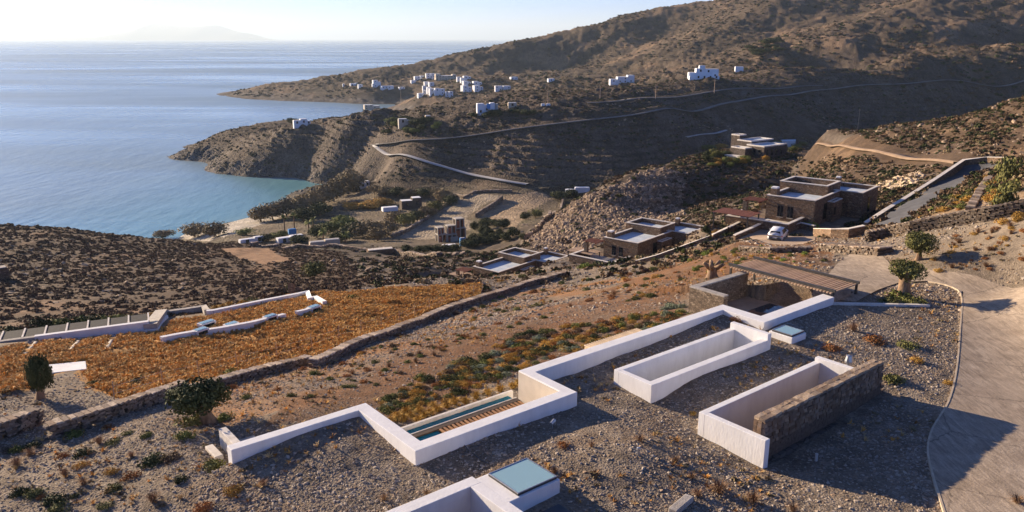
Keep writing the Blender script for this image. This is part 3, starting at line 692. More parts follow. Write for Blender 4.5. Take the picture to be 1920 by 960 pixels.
def drive_material():
    m = mat_noise('swept_concrete', (.265, .205, .15), (.41, .33, .25), .8, .92, .015, 10, detail=9, lo=.28, hi=.72)
    nt = m.node_tree; b = [n for n in nt.nodes if n.type == 'BSDF_PRINCIPLED'][0]; src = b.inputs['Base Color'].links[0].from_socket
    tc = nt.nodes.new('ShaderNodeTexCoord')
    mp = nt.nodes.new('ShaderNodeMapping'); mp.inputs['Scale'].default_value = (1.6, .28, 1); mp.inputs['Rotation'].default_value = (0, 0, .5); nt.links.new(tc.outputs['Object'], mp.inputs[0])
    n1 = nt.nodes.new('ShaderNodeTexNoise'); n1.inputs['Scale'].default_value = 2.2; n1.inputs['Detail'].default_value = 8; n1.inputs['Distortion'].default_value = 1.6; nt.links.new(mp.outputs[0], n1.inputs['Vector'])
    n2 = nt.nodes.new('ShaderNodeTexNoise'); n2.inputs['Scale'].default_value = 16; n2.inputs['Detail'].default_value = 4; nt.links.new(tc.outputs['Object'], n2.inputs['Vector'])
    wv = nt.nodes.new('ShaderNodeVectorMath'); wv.operation = 'MULTIPLY_ADD'; wv.inputs[1].default_value = (.6, .6, .6); nt.links.new(n1.outputs['Color'], wv.inputs[0]); nt.links.new(tc.outputs['Object'], wv.inputs[2])
    vo = nt.nodes.new('ShaderNodeTexVoronoi'); vo.feature = 'DISTANCE_TO_EDGE'; vo.inputs['Scale'].default_value = .17; nt.links.new(wv.outputs[0], vo.inputs['Vector'])
    def rng(s, a, b_, c, d): r = nt.nodes.new('ShaderNodeMapRange'); r.inputs[1].default_value = a; r.inputs[2].default_value = b_; r.inputs[3].default_value = c; r.inputs[4].default_value = d; nt.links.new(s, r.inputs[0]); return r.outputs[0]
    a = rng(n1.outputs[0], .32, .68, .72, 1.22); c = rng(n2.outputs[0], .3, .7, .82, 1.16); d = rng(vo.outputs[0], .0, .012, .55, 1.0)
    m1 = nt.nodes.new('ShaderNodeMath'); m1.operation = 'MULTIPLY'; nt.links.new(a, m1.inputs[0]); nt.links.new(c, m1.inputs[1])
    m2 = nt.nodes.new('ShaderNodeMath'); m2.operation = 'MULTIPLY'; nt.links.new(m1.outputs[0], m2.inputs[0]); nt.links.new(d, m2.inputs[1])
    vm = nt.nodes.new('ShaderNodeVectorMath'); vm.operation = 'SCALE'; nt.links.new(src, vm.inputs[0]); nt.links.new(m2.outputs[0], vm.inputs['Scale']); nt.links.new(vm.outputs[0], b.inputs['Base Color'])
    return m
M['drive'] = drive_material()
def roof_blue():     # blue parapet shade of the flat roofs as a colour, unused
    return mat_noise('blue_roof_shade', (.10, .17, .25), (.14, .22, .31), 1.2, .55, spec=.4)
M['roof_blue'] = roof_blue()

# ------------------------------------------------------------------ drystone pieces
def stone_block(w, d, h, rnd):
    """one rough stone: box with pushed corners, centred on its base"""
    j = lambda k: (rnd.random() - .5) * 2 * k
    vs = []
    for z in (0, h):
        for sx, sy in ((-1, -1), (1, -1), (1, 1), (-1, 1)):
            k = .9 if z else 1.0
            vs.append((sx * w / 2 * (k + j(.10)), sy * d / 2 * (k + j(.12)), z + j(.10) * h))
    return vs, [(0,3,2,1),(4,5,6,7),(0,1,5,4),(1,2,6,5),(2,3,7,6),(3,0,4,7)]
STONE_COLS = [np.array(c) for c in [(.22, .165, .12), (.29, .225, .165), (.17, .13, .10), (.34, .27, .20), (.26, .21, .17), (.20, .14, .095)]]
def drystone(name, path, height, thick, seed=1, sl=.42, sh=.2, cap=True, mat=None, dark=1.0, parent=None, topw=None):
    """a wall of separate stones along a plan path [(x, y)], standing on the terrain; one mesh"""
    rnd = random.Random(seed); V = []; F = []; C = []
    pl = [np.array(p, float) for p in path]
    seg = [np.hypot(*(b - a)) for a, b in zip(pl[:-1], pl[1:])]; tot = sum(seg)
    n = max(2, int(tot / sl)); ss = [(k + .5) * tot / n for k in range(n)]
    pts = []; 
    for s_ in ss:
        k = 0; q = s_
        while k < len(seg) - 1 and q > seg[k]: q -= seg[k]; k += 1
        d = (pl[k+1] - pl[k]) / (seg[k] + 1e-9); pts.append((pl[k] + d * q, d))
    zs = H(np.array([p[0][0] for p in pts]), np.array([p[0][1] for p in pts]))
    rows = max(1, int(round(height / sh)))
    hv = .06 * fbm(np.array(ss), np.zeros(n), 6, 2, seed)
    for k, (p, d) in enumerate(pts):
        ang = math.atan2(d[1], d[0]); ca, sa = math.cos(ang), math.sin(ang); nx, ny = -d[1], d[0]
        hh = height * (1 + hv[k])
        for r in range(rows + 1):
            top = r == rows
            for side in ((0,) if top else (-1, 1)):
                off = (rnd.random() - .5) * sl if not top else 0
                w = (tot / n) * rnd.uniform(.8, 1.08); hz = hh / rows * rnd.uniform(.9, 1.12) if not top else sh * rnd.uniform(.5, .8)
                dd = thick * (.56 if not top else 1.02) * rnd.uniform(.92, 1.08)
                vs, fs = stone_block(w, dd, hz, rnd)
                cx = p[0] + d[0] * off + nx * side * thick * .23; cy = p[1] + d[1] * off + ny * side * thick * .23
                b0 = len(V); zb = zs[k] - .12 + hh * r / rows
                V += [(cx + ca * x - sa * y, cy + sa * x + ca * y, zb + z) for x, y, z in vs]
                F += [tuple(i + b0 for i in q) for q in fs]
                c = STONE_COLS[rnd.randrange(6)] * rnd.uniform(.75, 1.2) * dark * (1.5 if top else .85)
                C += [c] * 8
    me = bpy.data.meshes.new(name); me.from_pydata(V, [], F); me.update(); me.materials.append(mat or M['stonev']); setcol(me, np.array(C))
    o = bpy.data.objects.new(name, me); COL.objects.link(o)
    if parent: o.parent = parent
    return o
# ------------------------------------------------------------------ the earth-sheltered villa in the foreground
RZ = math.pi / 2 - HA
def vroot(name, s=0, t=0, z=0): return empty(name, ST(s, t, z), RZ)
def P2(lst, s0, t0): return [(a - s0, b - t0) for a, b in lst]
# zigzag white roof edge
par = [(10.55, 33.98), (17.7, 33.98), (17.7, 28.8), (26.4, 28.8), (26.4, 32.25), (44.9, 32.25), (44.9, 29.15), (52.6, 29.15),
       (52.5, 28.2), (43.95, 28.2), (43.95, 31.5), (27.02, 31.5), (27.02, 28.1), (17.0, 28.1), (17.0, 33.4), (10.55, 33.4)]
o = MB().prism(P2(par, 30, 30), 53.0 - 54, TOP - 54).build('roof_parapet', M['white'], None, .025)
o.location = ST(30, 30, 54); o.rotation_euler = (0, 0, RZ)
tag(o, 'long zigzag white plastered parapet edging the gravel roof beside the pool', 'parapet')
# light well 1 (open white box)
def light_well(label, s0, s1, t0, t1, th, far_up, right=True, near_l=0):
    r = vroot('light_well', s0, t0, 56)
    w, d = s1 - s0, t1 - t0; z0 = -2.5; z1 = TOP - 56
    MB().box(0, w - th, d - th, d, z0, z1).build('side_wall', M['white'], r, .02)
    if right: MB().box(th, w - th, 0, th * 1.25, z0, z1 - .01).build('side_wall', M['white'], r, .02)
    MB().box(0, th, 0 if not right else 0, d - th - .002, z0, z1 + .004).build('end_wall', M['white'], r, .02)
    MB().box(w - th + .002, w, 0 if right else 1.02, d + .003, z0, z1 + far_up).build('end_wall', M['white'], r, .02)
    MB().box(th - .05, w - th + .05, th * .5, d - th * .5, z0 + .35, z0 + .6).build('well_floor', M['pale_top'], r)
    tag(r, label, 'light well'); return r
light_well('open white rectangular light well with raised far end, beside the square skylight', 30.7, 41.7, 26.2, 29.0, .36, .38)
lw2 = light_well('open white light well shaded by the freestanding stone wall', 30.15, 41.0, 18.75, 22.6, .36, .22, right=False)
# freestanding rubble wall over light well 2: every stone its own piece
def stone_wall_near():
    s0, s1, t0, t1, zb, zt = 30.55, 41.7, 19.15, 19.75, 55.7, 57.78
    r = vroot('rubble_stone_wall', s0, t0, zb)
    w, d, h = s1 - s0, t1 - t0, zt - zb
    MB().box(.05, w - .05, .05, d - .05, -.6, h - .05).build('wall_core', M['dark_masonry'], r)
    rnd = random.Random(3); proto = []
    mats = [mat_noise('rubble_tone_%d' % k, tuple(c * np.array([.62, .52, .46])), tuple(c * np.array([1.0, .88, .8])), 7, .95, .015, 20, objrand=.25) for k, c in enumerate(STONE_COLS)]  # face stones toned darker and browner to include their shade
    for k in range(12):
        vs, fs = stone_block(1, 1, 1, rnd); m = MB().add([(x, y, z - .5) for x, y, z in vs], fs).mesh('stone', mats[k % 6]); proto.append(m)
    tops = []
    tm = [mat_noise('cap_tone_%d' % k, tuple(c * np.array([1.0, .95, .9])), tuple(c * np.array([1.7, 1.62, 1.52])), 6, .95, .015, 20, objrand=.2) for k, c in enumerate(STONE_COLS[:4])]  # cap stones lightened: sunlight on the top is in the colour
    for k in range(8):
        vs, fs = stone_block(1, 1, 1, rnd); tops.append(MB().add([(x, y, z - .5) for x, y, z in vs], fs).mesh('cap_stone', tm[k % 4]))
    cnt = 0
    def course(z, hh, a0, a1, fn, lmin, lmax):
        nonlocal cnt
        x = a0
        while x < a1 - .05:
            l = min(rnd.uniform(lmin, lmax), a1 - x); fn(x + l / 2, l * .97, z + hh / 2, hh * .95); x += l; cnt += 1
    # face turned to the drive
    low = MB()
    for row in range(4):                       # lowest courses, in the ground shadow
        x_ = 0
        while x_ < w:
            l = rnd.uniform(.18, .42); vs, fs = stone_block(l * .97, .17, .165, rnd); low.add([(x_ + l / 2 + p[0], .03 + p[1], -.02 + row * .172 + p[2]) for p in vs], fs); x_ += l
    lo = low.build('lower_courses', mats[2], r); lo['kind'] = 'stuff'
    z = .67
    while z < h - .18:
        hh = rnd.uniform(.15, .24); hh = min(hh, h - .14 - z)
        course(z, hh, 0, w, lambda c, l, zc, q: link_mesh('stone', rnd.choice(proto), r, (c, .03 + rnd.uniform(-.02, .02), zc), (rnd.uniform(-.05, .05), rnd.uniform(-.04, .04), 0), (l, .16 + rnd.uniform(-.03, .05), q)), .17, .42)
        course(z, hh, .1, d - .05, lambda c, l, zc, q: link_mesh('stone', rnd.choice(proto), r, (.03, c, zc), (0, rnd.uniform(-.05, .05), 0), (.16, l, q)), .18, .32)
        z += hh
    # flat capping stones, two rows
    for row, (y0, y1) in enumerate(((.0, d * .52), (d * .53, d))):
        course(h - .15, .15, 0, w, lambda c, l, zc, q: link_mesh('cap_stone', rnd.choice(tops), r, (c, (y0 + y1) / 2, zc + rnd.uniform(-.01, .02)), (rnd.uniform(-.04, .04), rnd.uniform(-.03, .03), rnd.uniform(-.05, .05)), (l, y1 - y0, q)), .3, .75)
    MB().box(.05, w, d - .06, d - .01, -1.2, h - .12).build('wall_back', M['masonry_fine'], r)
    MB().box(-.1, w + .05, -.22, d - .1, -1.2, -.08).build('wall_footing', M['dark_masonry'], r)
    tag(r, 'freestanding brown rubble stone wall with flat capping beside the curved drive', 'stone wall')
stone_wall_near()
# square skylights
def skylight(label, s0, s1, t0, t1, zt, zbase, glass, name='skylight'):
    r = vroot(name, s0, t0, zbase); w, d = s1 - s0, t1 - t0; h = zt - zbase
    MB().box(glass[0] + .12 - .35, w, 0, d, -.6, h).build('plaster_curb', M['white'], r, .03) if False else MB().box(0, w, 0, d, -.6, h).build('plaster_curb', M['white'], r, .03)
    gx0, gx1, gy0, gy1 = glass
    fr = MB(); e = .07
    fr.box(gx0, gx1, gy0, gy0 + e, h + .003, h + .09); fr.box(gx0, gx1, gy1 - e, gy1, h + .003, h + .09)
    fr.box(gx0, gx0 + e, gy0 + e + .001, gy1 - e - .001, h + .003, h + .088); fr.box(gx1 - e, gx1, gy0 + e + .001, gy1 - e - .001, h + .003, h + .088)
    fr.build('glazing_frame', M['dark_metal'], r)
    tp = MB(); c_ = .045
    for bx in ((gx0, gx1, gy0, gy0 + c_), (gx0, gx1, gy1 - c_, gy1), (gx0, gx0 + c_, gy0 + c_, gy1 - c_), (gx1 - c_, gx1, gy0 + c_, gy1 - c_)): tp.box(*bx, h + .0935, h + .135)
    tp.build('pressure_strip', M['steel'], r)
    MB().box(gx0 + .05, gx1 - .05, gy0 + .05, gy1 - .05, h + .092, h + .115).build('glass_pane', M['glass'], r, .006)
    MB().box(gx0 + e + .01, gx1 - e - .01, gy0 + e + .01, gy1 - e - .01, h + .005, h + .02).build('light_shaft', mat_noise('pale_blue_shaft', (.30, .56, .64), (.40, .66, .73), .6, .7), r)
    tag(r, label, 'skylight'); return r
skylight('large square glass skylight on a white curb near the bottom edge', 17.72, 20.55, 22.3, 24.6, 56.95, 55.9, (.62, 2.75, .12, 2.12))
skylight('small square blue skylight on a white curb behind the open light well', 43.5, 45.1, 25.85, 27.55, 56.72, 56.1, (.12, 1.5, .12, 1.55))
# light well at the bottom edge of the view
r = vroot('light_well', 8, 20, 56)
z1 = TOP - 56
MB().box(0, 9.75, 4.15, 4.78, -2.5, z1).build('side_wall', M['white'], r, .02)
MB().box(9.2, 9.752, -.6, 4.149, -2.5, z1 + .002).build('end_wall', M['white'], r, .02)
MB().box(-.3, 9.2, -.9, 4.14, -2.2, -1.9).build('well_floor', M['pale_top'], r)
tag(r, 'open white light well cut by the bottom edge, attached to the large skylight', 'light well')
# pool terrace
r = vroot('pool', 17.7, 28.8, 55.3)
MB().box(-.3, 9.1, 4.42, 4.62, -1.6, 0.0).build('pool_edge', M['pale_top'], r, .02)
MB().box(0, 8.7, 3.62, 3.67, -1.2, .0).build('inner_kerb', M['pale_top'], r)
MB().box(0, 8.7, 3.675, 4.415, -.24, -.20).build('water', M['pool'], r)
MB().box(0, 3.05, 0, 3.615, -.16, -.12).build('water', M['pool'], r)
MB().box(-.2, 9, -.2, 4.41, -1.6, -1.2).build('basin_floor', M['beige'], r)
tag(r, 'narrow teal plunge pool along the terrace below the white parapet', 'pool')
r = vroot('pool_deck', 20.75, 28.8, 55.25)
MB().box(-2.9, 5.65, 3.25, 3.58, -.05, .03).build('border_board', mat_noise('shaded_board', (.06, .042, .03), (.10, .07, .05), 3, .7), r)  # deck edge lies in shade; the dark tone paints it
MB().box(0, 5.6, 0, 3.24, -.25, -.16).build('deck_base', M['dark_metal'], r)
sm = MB().box(-.065, .065, 0, 3.22, -.06, .03).mesh('slat', M['wood'])
for k in range(21): link_mesh('slat', sm, r, (.15 + k * .265, 0, 0))
tag(r, 'slatted wooden deck beside the teal plunge pool', 'deck')
o = MB().box(-.03, 0, 0, 3.4, -1.6, 1.62).build('terrace_wall', M['beige']); o.location = ST(26.395, 28.82, 55.3); o.rotation_euler = (0, 0, RZ)  # beige skin over white plaster mimics warm grazing sun
tag(o, 'white end wall of the pool terrace, its warm sunlight coloured beige', 'wall')
# wooden louvre ends peeping over the parapet
r = vroot('timber_louvre', 32.2, 32.3, 56.6)
sm = MB().box(-.05, .05, 0, .75, .12, .2).mesh('slat', M['pale_wood'])
for k in range(24): link_mesh('slat', sm, r, (.1 + k * .2, 0, .05))
MB().box(0, 4.9, .55, .65, 0, .16).build('beam', M['pale_wood'], r)
tag(r, 'pale wooden louvre sticking out behind the long white parapet', 'louvre')
# entrance court: rubble walls, still water, ramp
r = vroot('court_wall', 46.5, 33.35, 54)
MB().box(0, .5, 0, 3.1, -.6, 2.9).build('wall', M['masonry_fine'], r)
MB().box(.502, 6.6, 2.6, 3.1, -.6, 2.895).build('wall', M['masonry_fine'], r)
MB().box(-.03, .53, -.03, 3.13, 2.902, 3.0).build('coping', M['stone_top'], r, .015)
MB().box(.535, 6.62, 2.57, 3.13, 2.9, 2.995).build('coping', M['stone_top'], r, .015)
tag(r, 'L-shaped brown rubble wall with grey coping around the sunken entrance court', 'stone wall')
o = MB().box(-1.9, 6.4, -.05, 6.9, -.5, -.06).build('court_floor', M['concrete']); o.location = ST(46.95, 29.2, 55.0); o.rotation_euler = (0, 0, RZ)
tag(o, 'sandy paved floor of the sunken entrance court', 'floor')
o = MB().box(0, 6.0, 0, 4.4, -.3, 0).build('reflecting_pool', mat_noise('still_dark_water', (.01, .025, .045), (.015, .03, .055), .5, .06, spec=.6)); o.location = ST(47.0, 29.3, 55.0); o.rotation_euler = (0, 0, RZ)
tag(o, 'dark still reflecting pool on the floor of the entrance court', 'pool')
o = MB().box(0, 5.2, -.06, .0, -.5, .62).build('court_kerb', M['dark_metal']); o.location = ST(47.6, 29.25, 55.02); o.rotation_euler = (0, 0, RZ)
tag(o, 'thin dark metal kerb along the white parapet in the entrance court', 'kerb')
# pergola
def pergola():
    r = vroot('pergola', 52.75, 28.4, 56.4)
    for x in (0, 3.35):
        MB().box(x - .08, x + .08, -.1, 9.15, .86, 1.06).build('beam', M['dark_metal'], r)
        for y in (.1, 8.95): MB().box(x - .075, x + .075, y - .075, y + .075, -1.6, .858).build('post', M['dark_metal'], r)
    sm = MB().box(-.28, 3.6, -.065, .065, .76, .86).mesh('slat', M['grey_wood'])
    for k in range(34): link_mesh('slat', sm, r, (0, .14 + k * .262, 0))
    tag(r, 'wooden slatted pergola on dark steel beams over the entrance court', 'pergola')
pergola()
# small roof fittings
def spot(label, u, v, kind):
    q = G(u, v); r = empty('garden_light', q, random.uniform(0, 3))
    if kind == 0:
        MB().tube((0, 0, -.1), (0, 0, .32), .025).build('stem', M['steel'], r)
        MB().tube((-.16, 0, .30), (.17, 0, .36), .085, .1, 12).build('lamp_head', M['steel'], r)
        MB().tube((.35, .1, -.05), (.35, .1, .3), .06, .06, 10).build('junction_post', M['steel'], r)
    elif kind == 1:
        MB().tube((0, 0, -.1), (0, 0, .26), .05, .05, 10).build('stem', M['steel'], r)
        MB().lathe((0, 0, .26), [(.09, 0), (.1, .05), (.09, .13), (.04, .16)]).build('lamp_head', M['steel'], r)
    else:
        MB().tube((0, 0, -.1), (0, 0, .34), .065, .065, 12).build('stem', M['pale_top'], r)
        MB().lathe((0, 0, .34), [(.08, 0), (.08, .04), (.03, .07)]).build('lamp_head', M['pale_top'], r)
    tag(r, label, 'garden light')
spot('small steel spotlight lying on the gravel roof below the pool parapet', 1036, 803, 0)
spot('short steel garden light on the gravel between skylight and light wells', 1197, 854, 1)
spot('pale stub bollard light in the shadow of the stone wall', 1530, 864, 2)
q = G(1590, 690); r = empty('vent_cowl', (q[0], q[1], q[2]))
MB().tube((0, 0, -.2), (0, 0, .38), .11, .11, 12).build('pipe', M['steel'], r)
MB().lathe((0, 0, .36), [(.24, 0), (.24, .1), (.17, .42), (.06, .46)], 10).build('cowl', M['steel'], r)
tag(r, 'shiny metal vent cowl behind the end of the rubble wall', 'vent')
q = ST(19.4, 21.2, 0); hz = HZ(q[0], q[1])
r = empty('roof_hatch', (q[0], q[1], hz), RZ)
MB().box(-.5, .5, -.45, .45, -.3, .16).build('frame', M['dark_metal'], r, .02); MB().box(-.42, .42, -.37, .37, .163, .2).build('lid', M['asphalt'], r, .01)
tag(r, 'dark square hatch on the ground below the large skylight', 'hatch')
# black irrigation hose
pts = [G(u, v) for u, v in ((868,832),(878,846),(892,856),(905,866),(918,872))]
m = MB()
for a, b in zip(pts[:-1], pts[1:]): m.tube((a[0], a[1], a[2] + .05), (b[0], b[1], b[2] + .05), .022, None, 6)
tag(m.build('hose', M['dark_metal']), 'thin black hose crossing the shaded gravel under the parapet', 'hose')
# stone steps by the left end of the parapet
r = vroot('stone_steps', 11.6, 34.2, 55.2)
for k in range(4): MB().box(.15 * k, 1.35, .75 * k, .75 * k + .72, -.9, .95 - .24 * k).build('step', M['stone_top'], r, .03)
MB().box(-.28, .1, -.1, 3.3, -.9, .98).build('cheek_wall', M['pale_top'], r, .03)
tag(r, 'grey stone steps going down beside the left end of the white parapet', 'steps')
for k, (u, v, lab) in enumerate(((402, 852, 'long pale stone slab lying below the stone steps'), (1277, 950, 'grey stone block at the bottom edge of the gravel'))):
    q = G(u, v); o = MB().box(-.75, .75, -.2, .2, -.3, .22).build('stone_slab', M['pale_top'] if k == 0 else M['stone_top'], None, .04); o.location = q; o.rotation_euler = (0, .03, RZ + (math.pi / 2 if k == 0 else .2)); tag(o, lab, 'stone slab')
# low kerb from the parapet end towards the olive tree
pts = [G(u, v) for u, v in ((1562, 571), (1600, 572), (1650, 573), (1700, 574), (1742, 575))]
m = MB()
for a, b in zip(pts[:-1], pts[1:]):
    d = Vector((b[0] - a[0], b[1] - a[1], 0)).normalized(); n = Vector((-d.y, d.x, 0)) * .14
    m.add([(a[0]-n.x, a[1]-n.y, a[2]-.2), (b[0]-n.x, b[1]-n.y, b[2]-.2), (b[0]+n.x, b[1]+n.y, b[2]-.2), (a[0]+n.x, a[1]+n.y, a[2]-.2),
           (a[0]-n.x, a[1]-n.y, a[2]+.16), (b[0]-n.x, b[1]-n.y, b[2]+.16), (b[0]+n.x, b[1]+n.y, b[2]+.16), (a[0]+n.x, a[1]+n.y, a[2]+.16)],
          [(0,3,2,1),(4,5,6,7),(0,1,5,4),(1,2,6,5),(2,3,7,6),(3,0,4,7)])
tag(m.build('kerb', M['pale_top']), 'low pale kerb between the parapet end and the olive tree', 'kerb')
# ------------------------------------------------------------------ drives, roads, kerbs, walls
from mathutils.geometry import delaunay_2d_cdt
def drape(name, poly, mat, lift, res, label, cat):
    poly = [Vector((p[0], p[1])) for p in poly]
    b = []
    for i, p in enumerate(poly):
        q = poly[(i + 1) % len(poly)]; n = max(1, int((q - p).length / res))
        b += [p + (q - p) * (k / n) for k in range(n)]
    xs = [p.x for p in b]; ys = [p.y for p in b]
    gx, gy = np.meshgrid(np.arange(min(xs), max(xs), res), np.arange(min(ys), max(ys), res)); gx = gx.ravel(); gy = gy.ravel()
    ok = inpoly(gx, gy, [(p.x, p.y) for p in b]) & (dist_line(gx, gy, [(p.x, p.y) for p in b + b[:1]]) > res * .4)
    pts = b + [Vector((x, y)) for x, y in zip(gx[ok], gy[ok])]
    vs, es, fs, *_ = delaunay_2d_cdt(pts, [], [list(range(len(b)))], 1, 1e-4)
    V = np.array([(v.x, v.y) for v in vs]); z = H(V[:, 0], V[:, 1], False) + lift
    o = add_mesh(name, np.column_stack([V, z]), np.array([f for f in fs if len(f) == 3]), mat, True)
    me = o.data
    if len(me.polygons) and sum(p.normal.z for p in me.polygons) < 0: me.flip_normals()
    structure(o, label, cat); return o
def resample(pl, step, it=2):
    p = [np.array(q[:2], float) for q in pl]
    for _ in range(it):          # round the corners
        q = [p[0]]
        for a, b in zip(p[:-1], p[1:]): q += [a * .75 + b * .25, a * .25 + b * .75]
        p = q + [p[-1]]
    d = np.concatenate([[0], np.cumsum([np.hypot(*(b - a)) for a, b in zip(p[:-1], p[1:])])])
    s = np.linspace(0, d[-1], max(2, int(d[-1] / step)))
    P = np.array(p); return np.column_stack([np.interp(s, d, P[:, 0]), np.interp(s, d, P[:, 1])])
def strip(name, pl, w, mat, lift, label, cat, step=3.0, thick=0.0):
    P = resample(pl, step); T = np.gradient(P, axis=0); T /= np.hypot(T[:, 0], T[:, 1])[:, None] + 1e-9
    N = np.column_stack([-T[:, 1], T[:, 0]])
    z = np.mean([H(P[:, 0] + N[:, 0] * k * w / 2, P[:, 1] + N[:, 1] * k * w / 2, False) for k in (-1, 0, 1)], 0)
    z = np.convolve(np.pad(z, 2, 'edge'), np.ones(5) / 5, 'valid') + lift
    n = len(P); L = np.column_stack([P + N * w / 2, z]); Rr = np.column_stack([P - N * w / 2, z])
    V = np.concatenate([L, Rr, L - [0, 0, thick + .35], Rr - [0, 0, thick + .35]]); i = np.arange(n - 1)
    F = np.concatenate([np.stack([i, n + i, n + i + 1, i + 1], -1), np.stack([i, i + 1, 2 * n + i + 1, 2 * n + i], -1), np.stack([n + i + 1, n + i, 3 * n + i, 3 * n + i + 1], -1)])
    o = add_mesh(name, V, F, mat); structure(o, label, cat); return o
drape('driveway', DRIVE, M['drive'], .05, .8, 'sandy concrete driveway curving past the olive tree', 'driveway')
drape('upper_drive', UPROAD, M['asphalt'], .06, 1.0, 'grey asphalt drive climbing behind the upper stone villa', 'driveway')
strip('dirt_road', ROADXY['dirt_road'][0], 2.6, mat_noise('packed_dirt', (.20, .14, .095), (.28, .20, .14), .5, .95), .12, 'pale dirt road along the lit ridge to the hilltop house', 'road')
strip('valley_road', ROADXY['valley_road'][0], 4.2, M['pale_road'], .25, 'pale concrete road descending from the hairpin into the valley', 'road')
strip('upper_road', ROADXY['upper_road'][0], 3.6, mat_noise('worn_road', (.17, .155, .145), (.24, .22, .205), .2, .9), .25, 'thin grey road climbing across the shaded hillside', 'road')
strip('ridge_road', ROADXY['ridge_road'][0], 3.0, mat_noise('worn_road_dark', (.13, .12, .115), (.19, .175, .165), .2, .9), .2, 'thin grey road along the crest below the white villas', 'road')
strip('farm_track', ROADXY['farm_track'][0], 2.4, M['pale_road'], .2, 'short pale track on the shaded slope', 'path')
def wall_line(name, pts, w, h, mat, label, cat, drop=.5, cap=None, caph=.08, group=None, parent=None, level=None):
    """continuous wall of width w standing on the given base points (x, y, z); mitred"""
    P = np.array([(p[0], p[1]) for p in pts], float); Z = np.array([p[2] for p in pts], float) if level is None else np.full(len(pts), level - h)
    n = len(P); L = []; Rr = []
    for i in range(n):
        a = P[i] - P[i - 1] if i else P[1] - P[0]; b = P[i + 1] - P[i] if i < n - 1 else P[-1] - P[-2]
        a = a / np.hypot(*a); b = b / np.hypot(*b); na = np.array([-a[1], a[0]]); nb = np.array([-b[1], b[0]])
        m = na + nb; m = m / (np.dot(m, na) + 1e-6); m = m / max(1, np.hypot(*m) / 2.5)
        L.append(P[i] + m * w / 2); Rr.append(P[i] - m * w / 2)
    def body(z0, z1, e):
        mb = MB(); vs = []
        for i in range(n):
            l = P[i] + (L[i] - P[i]) * e; r_ = P[i] + (Rr[i] - P[i]) * e
            vs += [(l[0], l[1], Z[i] + z0), (r_[0], r_[1], Z[i] + z0), (r_[0], r_[1], Z[i] + z1), (l[0], l[1], Z[i] + z1)]
        fs = [(0, 1, 2, 3), tuple(4 * (n - 1) + k for k in (3, 2, 1, 0))]
        for i in range(n - 1):
            a, b = 4 * i, 4 * (i + 1); fs += [(a, b, b + 1, a + 1), (a + 1, b + 1, b + 2, a + 2), (a + 2, b + 2, b + 3, a + 3), (a + 3, b + 3, b, a)]
        return mb.add(vs, fs)
    if cap is None:
        o = body(-drop, h, 1).build(name, mat, parent)
    else:
        o = empty(name, (P[0][0], P[0][1], Z[0])) if parent is None else parent
        a = body(-drop, h - caph, 1).build('wall', mat); b = body(h - caph + .003, h, 1.12).build('coping', cap)
        for c in (a, b):
            c.parent = o; c.matrix_parent_inverse = Matrix.Translation(-Vector(o.location)) if parent is None else Matrix()
    if label: tag(o, label, cat, group)
    return o
GP = lambda *px: [G(u, v) for u, v in px]
wall_line('drive_kerb', [(*resample(KERB, .8)[k], 0) for k in range(0)] or [(x, y, z) for (x, y), z in zip(resample(KERB, .7), H(*resample(KERB, .7).T, False))], .09, .07, M['kerb'], 'pale raised kerb curving along the edge of the driveway', 'kerb', .2)
# dry stone boundary walls
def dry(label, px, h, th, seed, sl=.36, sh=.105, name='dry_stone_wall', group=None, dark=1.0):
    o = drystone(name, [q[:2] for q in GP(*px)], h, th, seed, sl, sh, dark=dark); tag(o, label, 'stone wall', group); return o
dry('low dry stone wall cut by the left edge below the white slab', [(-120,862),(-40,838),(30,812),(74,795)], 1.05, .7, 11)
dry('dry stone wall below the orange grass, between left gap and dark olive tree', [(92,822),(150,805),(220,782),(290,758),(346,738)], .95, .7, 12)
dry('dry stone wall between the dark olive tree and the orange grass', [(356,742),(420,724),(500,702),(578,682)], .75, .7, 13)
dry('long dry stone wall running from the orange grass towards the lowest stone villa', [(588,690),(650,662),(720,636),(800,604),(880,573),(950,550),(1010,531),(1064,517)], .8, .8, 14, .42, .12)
dry('dark dry stone wall below the upper drive and its golden garden', [(1623,455),(1665,446),(1710,438),(1760,428),(1810,420),(1860,412),(1930,398),(2010,380)], 1.3, .8, 15, .38, .13, dark=.6)  # stones darkened as shade, since the face is turned from the sun
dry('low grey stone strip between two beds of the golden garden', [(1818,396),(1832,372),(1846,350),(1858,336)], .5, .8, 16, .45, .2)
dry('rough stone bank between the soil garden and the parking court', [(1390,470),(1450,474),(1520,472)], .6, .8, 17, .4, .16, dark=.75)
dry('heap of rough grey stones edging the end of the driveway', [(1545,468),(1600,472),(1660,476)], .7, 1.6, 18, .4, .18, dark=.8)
wall_line('drive_wall', GP((1622,428),(1662,402),(1700,378),(1750,346),(1806,308),(1850,303),(1884,304)), .5, .8, M['masonry'], 'brown stone wall with pale coping along the upper drive', 'stone wall', .8, M['pale_top'])
